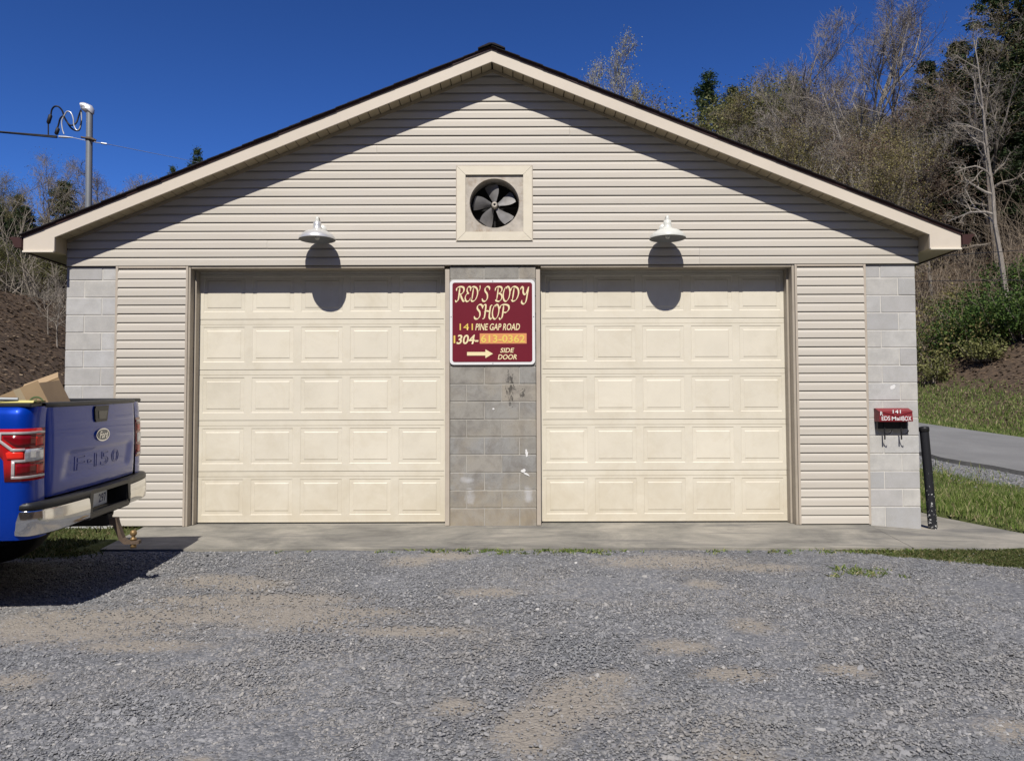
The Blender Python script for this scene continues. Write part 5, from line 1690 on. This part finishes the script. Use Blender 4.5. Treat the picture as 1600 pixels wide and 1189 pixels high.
while cnt < 210 and tries < 9000:
    tries += 1
    px = rng.uniform(-120, 1750)
    if 338 < px < 885: continue
    dep = 27 + 63 * rng.uniform(0, 1) ** 1.15
    x, y = at(px, dep)
    s, t = road_st(x, y)
    if px > 800:
        if s < 11.0: continue
        if px > 1432 and dep < 36 : continue
    else:
        if y < 13.5 or s > -1.5 or (px < 135 and dep < 33): continue
    if any((x - a) ** 2 + (y - b) ** 2 < (1.5 + dep * .018) ** 2 for a, b in used): continue
    lim_ = limit(px) + rng.uniform(0, 60)
    z0_ = gz(x, y)
    hmax = topz(px, lim_, dep) - z0_
    if hmax < 3.2: continue
    if px > 800:
        if px > 1455: kd = rng.choice(['hemlock', 'hemlock', 'hemlock', 'pine', 'brown', 'grey2'])
        elif px > 1380: kd = rng.choice(['red', 'pale', 'hemlock', 'grey', 'brown'])
        elif px > 1240: kd = rng.choice(['red', 'pale', 'grey2', 'brown', 'red'])
        else: kd = rng.choice(['brown', 'brown', 'green', 'grey2', 'green', 'pale', 'grey'])
    else:
        kd = rng.choice(['green', 'green', 'grey2', 'brown', 'hemlock', 'hemlock', 'pine'] if px < 120 else ['grey', 'grey2', 'pale', 'brown', 'pinetop'])
    h = min(hmax, rng.uniform(8.5, 13.5) * (1.15 if px > 1450 else 1))
    used.append((x, y)); cnt += 1
    plant(kd, x, y, h, where(kd, px, dep), group=('trees of the right hillside' if px > 800 else 'trees of the left hillside'), wide=rng.uniform(1.0, 1.35))

# undergrowth: tangles of thin stems nobody could count, on both hillsides
def tangle(n, sampler, hmin, hmax, rs, r=.012):
    S = []
    for _ in range(n):
        x, y = sampler()
        z = gz(x, y) - .05
        h = rs.uniform(hmin, hmax)
        p = np.array([x, y, z]); d = norm(np.array([rs.normal() * .35, rs.normal() * .35, 1]))
        k = 4
        for i in range(k):
            d = norm(d + rs.normal(size=3) * .22); q = p + d * h / k
            S.append((*p, *q, r * (1 - i / 6), r * (1 - (i + 1) / 6)))
            for _c in range(2):
                e = norm(d + rs.normal(size=3) * .7); S.append((*q, *(q + e * h * rs.uniform(.15, .35)), r * .6, r * .3))
            p = q
    return S
rs = np.random.default_rng(5)
def samp_right():
    while True:
        px = rs.uniform(880, 1700); dep = rs.uniform(28, 70); x, y = at(px, dep); s, t = road_st(x, y)
        if s > 9.6: return x, y
def samp_left():
    while True:
        px = rs.uniform(-100, 330); dep = rs.uniform(21.5, 55); x, y = at(px, dep)
        if road_st(x, y)[0] < -2: return x, y
S = tangle(4200, samp_right, 1.2, 4.2, rs, .011)
tag(link('undergrowth', segs_mesh('undergrowth', S, M['twig_brown'])), 'tangle of bare brown brush on the hillside right of the garage', 'undergrowth', kind='stuff')
S = tangle(2000, samp_left, 1.0, 3.4, rs, .011)
tag(link('undergrowth', segs_mesh('undergrowth', S, M['twig_grey'])), 'tangle of bare grey brush on the hillside left of the garage', 'undergrowth', kind='stuff')

# green bushes along the foot of the bank
def bush(px, dep, wd, ht, label, leaf='bush_leaf', n=2600, sz=.085):
    x, y = at(px, dep)
    z = gz(x, y)
    rs = np.random.default_rng(int(px * 7 + dep))
    r = empty('shrub', (x, y, z))
    tag(r, label, 'shrub', 'bushes at the foot of the wooded bank')
    S = []; tips = []
    for k in range(26):
        a = rs.uniform(0, 6.28); d = norm(np.array([math.cos(a) * .7, math.sin(a) * .7, 1.])); p = np.array([rs.normal() * wd * .25, rs.normal() * .2, -.05])
        L = ht * rs.uniform(.6, 1.15)
        for i in range(4):
            d = norm(d + rs.normal(size=3) * .25); q = p + d * L / 4
            S.append((*p, *q, .014 - .002 * i, .012 - .002 * i)); p = q
            if i: tips.append(q)
    tips = np.array(tips)
    link('stem', segs_mesh('stem', S, M['twig_grey']), r)
    P = tips[rs.integers(0, len(tips), n)] + rs.normal(size=(n, 3)) * [wd * .15, wd * .12, ht * .12]
    P = P[P[:, 2] > .02]
    link('foliage', leaf_mesh('foliage', P, sz, M[leaf], rs), r)
for i, (px, dep, wd, ht, lb, lf, nn_) in enumerate([
    (1446, 29, 1.7, 2.2, 'tall dusky bush growing right behind the wall corner', 'bud_olive', 3000), (1478, 28.5, 1.5, 1.5, 'green bush with a bright leafy patch, next to the wall corner', 'bush_leaf', 3800),
    (1505, 28.6, 1.6, 1.2, 'low dull green bush in the middle of the bank foot', 'bud_green', 2600), (1530, 28.2, 1.5, 1.5, 'dense dark green bush in front of the leaning trunk', 'bush_leaf', 4600),
    (1556, 28.6, 1.6, 1.8, 'large bright green bush right of the dense dark one', 'bush_leaf', 5000), (1585, 27.6, 1.6, 1.6, 'green bush below the thin pale trunk', 'bush_leaf', 4600),
    (1612, 27.0, 1.6, 1.9, 'green bush at the right picture edge', 'bush_leaf', 4400), (1456, 27.5, 1.1, 1.1, 'small grey green bush low beside the wall corner', 'bud_green', 1500),
    (1492, 31.0, 1.6, 1.1, 'dull olive bush higher on the bank behind the bright leafy one', 'bud_green', 3200), (1520, 31.5, 1.6, 1.0, 'olive bush higher on the bank left of the thick trunk', 'bud_olive', 3000),
    (1600, 30.5, 1.6, 1.3, 'green bush higher on the bank right of the thin trunk', 'bush_leaf', 4200), (1547, 27.0, 1.1, .9, 'low yellow green bush at the front of the bank foot', 'bud_green', 1900)]):
    bush(px, dep, wd, ht, lb, lf, nn_)

# overhead wires in front of the wood
for pts, lb in (([(1436, 404), (1500, 398), (1600, 391), (1700, 384)], 'upper black overhead wire crossing in front of the right wood'), ([(1436, 440), (1500, 438.5), (1600, 438), (1700, 440)], 'lower black overhead wire crossing in front of the right wood')):
    P = [tuple(onY(a, b, 13)) for a, b in pts]
    P = [tuple(np.array(P[0]) * 3 - 2 * np.array(P[1]))] + P + [tuple(np.array(P[-1]) * 3 - 2 * np.array(P[-2]))]
    m = MB(); m.tube(catmull(P, 5), .010, 5)
    tag(m.build('overhead_wire', M['cable']), lb, 'wire')

# ------------------------------------------------------------------ grass, fallen leaves, weeds, gravel
def blades(name, X, Y, h, wdt, mat, rs, lean=.35, z=None):
    n = len(X)
    Z = ground_z(X, Y) - .005 if z is None else z
    a = rs.uniform(0, 2 * PI, n)
    h = np.asarray(h) * rs.uniform(.5, 1.3, n); wdt = np.asarray(wdt) * rs.uniform(.7, 1.3, n)
    dx = np.cos(a); dy = np.sin(a)
    ln_ = rs.normal(size=(n, 2)) * lean
    B = np.stack([X, Y, Z], 1)
    side_ = np.stack([-dy, dx, np.zeros(n)], 1) * wdt[:, None] * .5
    mid = B + np.stack([ln_[:, 0] * h * .35, ln_[:, 1] * h * .35, h * .6], 1)
    tip = B + np.stack([ln_[:, 0] * h, ln_[:, 1] * h, h * .95], 1)
    V = np.stack([B - side_, B + side_, mid + side_ * .7, tip, mid - side_ * .7], 1)
    F = np.arange(5 * n).reshape(n, 5)
    return np_mesh(name, V.reshape(-1, 3), F, mat)
def scatter(n, x0, x1, y0, y1, fn, rs):
    X = rs.uniform(x0, x1, n); Y = rs.uniform(y0, y1, n)
    k = rs.uniform(0, 1, n) < fn(X, Y)
    return X[k], Y[k]
rs = np.random.default_rng(9)
def clump(X, Y, f, p=0): return np.clip(.5 + .9 * wob(X + p, Y - p, f), 0, 1)
def on_walk(X, Y): return (X > -4.0) & (X < np.where(Y < -.36, 5.93, 5.84 - .1 * (Y + .36))) & (Y > -1.47)
# lawn between walk and road
lawn = lambda X, Y: np.where(on_walk(X, Y) | (road_st(X, Y)[0] > -.15), 0, (.35 + .65 * clump(X, Y, 2.4)) * np.clip((-road_st(X, Y)[0] - .8) * 1.1 + wob(X, Y, 3) * .45, .03, 1))
X, Y = scatter(110000, 5.6, 12.5, -1.4, 10, lawn, rs)
hh = .055 + .10 * clump(X, Y, 1.7, 3) ** 2
tag(link('grass', blades('grass', X, Y, hh, .011, M['grass'], rs)), 'green lawn grass between the concrete walk and the road', 'grass', kind='stuff')
X, Y = scatter(16000, 5.6, 12.5, -1.4, 10, lambda X, Y: lawn(X, Y) * clump(X, Y, 1.1, 8) ** 2, rs)
tag(link('dry_grass', blades('dry_grass', X, Y, .05, .012, M['deadgrass'], rs, .9)), 'dry straw lying through the lawn by the road', 'grass', kind='stuff')
# thin turf in front of the walk at the right, and behind the truck at the left
gm = lambda X, Y: grass_mask(X, Y) * (.25 + .75 * clump(X, Y, 4))
X, Y = scatter(60000, 2.6, 7.2, -2.9, -1.52, gm, rs)
tag(link('grass', blades('grass', X, Y, .026, .010, M['turf'], rs, .8)), 'short trodden turf in front of the walk on the right', 'grass', kind='stuff')
X, Y = scatter(50000, -7.5, -3.55, -2.0, 3, lambda X, Y: gm(X, Y) * ~on_walk(X, Y), rs)
tag(link('grass', blades('grass', X, Y, .045, .011, M['turf'], rs, .6)), 'patch of grass behind the truck beside the block corner', 'grass', kind='stuff')
# verge across the road
vg = lambda X, Y: np.where((road_st(X, Y)[0] > 5.55) & (road_st(X, Y)[0] < 10.5), np.clip(1.6 - .25 * (road_st(X, Y)[0] - 5.5) + .45 * wob(X, Y, 1.2), .12, 1), 0)
X, Y = scatter(120000, 10, 26, 6, 26, vg, rs)
tag(link('grass', blades('grass', X, Y, .10, .022, M['grass'], rs)), 'green grass verge on the far side of the road', 'grass', kind='stuff')
# weeds along the edge of the apron
wx = []; wy = []
for cx, n_, sp in [(-1.9, 3, .1), (-.45, 5, .1), (-.10, 6, .1), (.12, 9, .12), (.42, 10, .15), (.72, 12, .18), (.95, 12, .12), (1.2, 6, .2), (2.1, 5, .08), (2.9, 12, .25), (3.3, 14, .2), (-.8, 4, .2), (3.9, 14, .2)]:
    for _ in range(n_):
        a = cx + rs.normal() * sp; b = -1.53 - abs(rs.normal()) * .07
        k = rs.integers(5, 12); wx += list(a + rs.normal(size=k) * .018); wy += list(b + rs.normal(size=k) * .015)
for cx, cy, n_, sp in [tuple(onground(*p)[:2]) + q for p, q in (((1325, 897), (8, .10)), ((1372, 902), (16, .16)), ((1340, 903), (4, .05)), ((1300, 905), (3, .05)), ((700, 866), (10, .2)), ((880, 870), (12, .3)), ((770, 862), (10, .25)))]:
    for _ in range(n_):
        a = cx + rs.normal() * sp; b = cy + rs.normal() * sp * .7
        k = rs.integers(6, 14); wx += list(a + rs.normal(size=k) * .02); wy += list(b + rs.normal(size=k) * .02)
wx = np.array(wx); wy = np.minimum(np.array(wy), -1.50)
tag(link('weeds', blades('weeds', wx, wy, .034, .011, M['grass'], rs, .8)), 'small green weeds along the front edge of the concrete apron', 'weeds', kind='stuff')
# fallen leaves
def lsamp(n, x0, x1, y0, y1, fn):
    X, Y = scatter(n, x0, x1, y0, y1, fn, rs)
    return np.stack([X, Y, ground_z(X, Y) + .02], 1)
P = lsamp(90000, 10, 48, 4, 50, lambda X, Y: np.where((road_st(X, Y)[0] > 6.4) & (road_st(X, Y)[0] < 26), np.clip((road_st(X, Y)[0] - 6.2) * .3, .06, .8), 0))
tag(link('fallen_leaves', leaf_mesh('fallen_leaves', P, .13, M['litter_leaf'], rs, .75)), 'brown fallen leaves covering the bank across the road', 'fallen leaves', kind='stuff')
P = lsamp(30000, -22, -7.3, 0, 18, lambda X, Y: np.clip((-X - 7.4) * .5, 0, .8))
tag(link('fallen_leaves', leaf_mesh('fallen_leaves', P, .10, M['litter_leaf'], rs, .75)), 'brown fallen leaves on the earth bank behind the truck', 'fallen leaves', kind='stuff')

# gravel: loose stones as instances of one faceted pebble
def gravel(name, X, Y, size, rs, label):
    n = len(X)
    Z = ground_z(X, Y) + .004
    me = bpy.data.meshes.new(name)
    me.vertices.add(n); me.vertices.foreach_set('co', np.stack([X, Y, Z], 1).astype(np.float32).ravel())
    s = size[:, None] * np.stack([rs.uniform(.7, 1.35, n), rs.uniform(.55, 1.0, n), rs.uniform(.25, .5, n)], 1)
    r = np.stack([rs.normal(size=n) * .35, rs.normal(size=n) * .35, rs.uniform(0, 6.28, n)], 1)
    for nm, a in (('scl', s), ('rot', r)):
        at_ = me.attributes.new(nm, 'FLOAT_VECTOR', 'POINT'); at_.data.foreach_set('vector', a.astype(np.float32).ravel())
    o = link(name, me)
    g = bpy.data.node_groups.new(name, 'GeometryNodeTree')
    g.interface.new_socket('Geometry', in_out='INPUT', socket_type='NodeSocketGeometry')
    g.interface.new_socket('Geometry', in_out='OUTPUT', socket_type='NodeSocketGeometry')
    N = g.nodes
    gi = N.new('NodeGroupInput'); go = N.new('NodeGroupOutput')
    ip = N.new('GeometryNodeInstanceOnPoints'); ic = N.new('GeometryNodeMeshIcoSphere'); ic.inputs['Radius'].default_value = 1; ic.inputs['Subdivisions'].default_value = 1
    sm = N.new('GeometryNodeSetMaterial'); sm.inputs['Material'].default_value = M['stone']
    a1 = N.new('GeometryNodeInputNamedAttribute'); a1.data_type = 'FLOAT_VECTOR'; a1.inputs['Name'].default_value = 'scl'
    a2 = N.new('GeometryNodeInputNamedAttribute'); a2.data_type = 'FLOAT_VECTOR'; a2.inputs['Name'].default_value = 'rot'
    L = g.links.new
    L(gi.outputs[0], ip.inputs['Points']); L(ic.outputs[0], sm.inputs[0]); L(sm.outputs[0], ip.inputs['Instance'])
    L(a1.outputs[0], ip.inputs['Scale']); L(a2.outputs[0], ip.inputs['Rotation']); L(ip.outputs[0], go.inputs[0])
    md = o.modifiers.new('scatter', 'NODES'); md.node_group = g
    return tag(o, label, 'gravel', kind='stuff')
n_ = 400000
Y = -1.50 - 5.2 * rs.uniform(0, 1, n_) ** .85
X = rs.uniform(-6.4, 6.4, n_)
vis = np.abs(X - .22) < .70 * (Y + 8.85) + .5
X, Y = X[vis], Y[vis]
keep = rs.uniform(0, 1, len(X)) > np.clip(dust_mask(X, Y) * 1.0 - .06 + .30 * wob(X, Y, 5.5) + .16 * wob(X + 3, Y, 13), 0, .84)
keep &= rs.uniform(0, 1, len(X)) > np.clip(grass_mask(X, Y) * 1.3, 0, .97)
X, Y = X[keep], Y[keep]
size = np.exp(rs.normal(size=len(X)) * .40) * .0056 * (1 + .30 * wob(X, Y, 1.1))
big = rs.uniform(0, 1, len(X)) < .02
size[big] *= 1.5
gravel('gravel', X, Y, size, rs, 'grey crushed stone gravel of the parking area')
X, Y = scatter(26000, 6.5, 12.5, 0, 10, lambda X, Y: np.exp(-((road_st(X, Y)[0] + .7) / .55) ** 2) * .9, rs)
gravel('gravel', X, Y, np.exp(rs.normal(size=len(X)) * .4) * .016, rs, 'grey gravel shoulder along the near edge of the road')
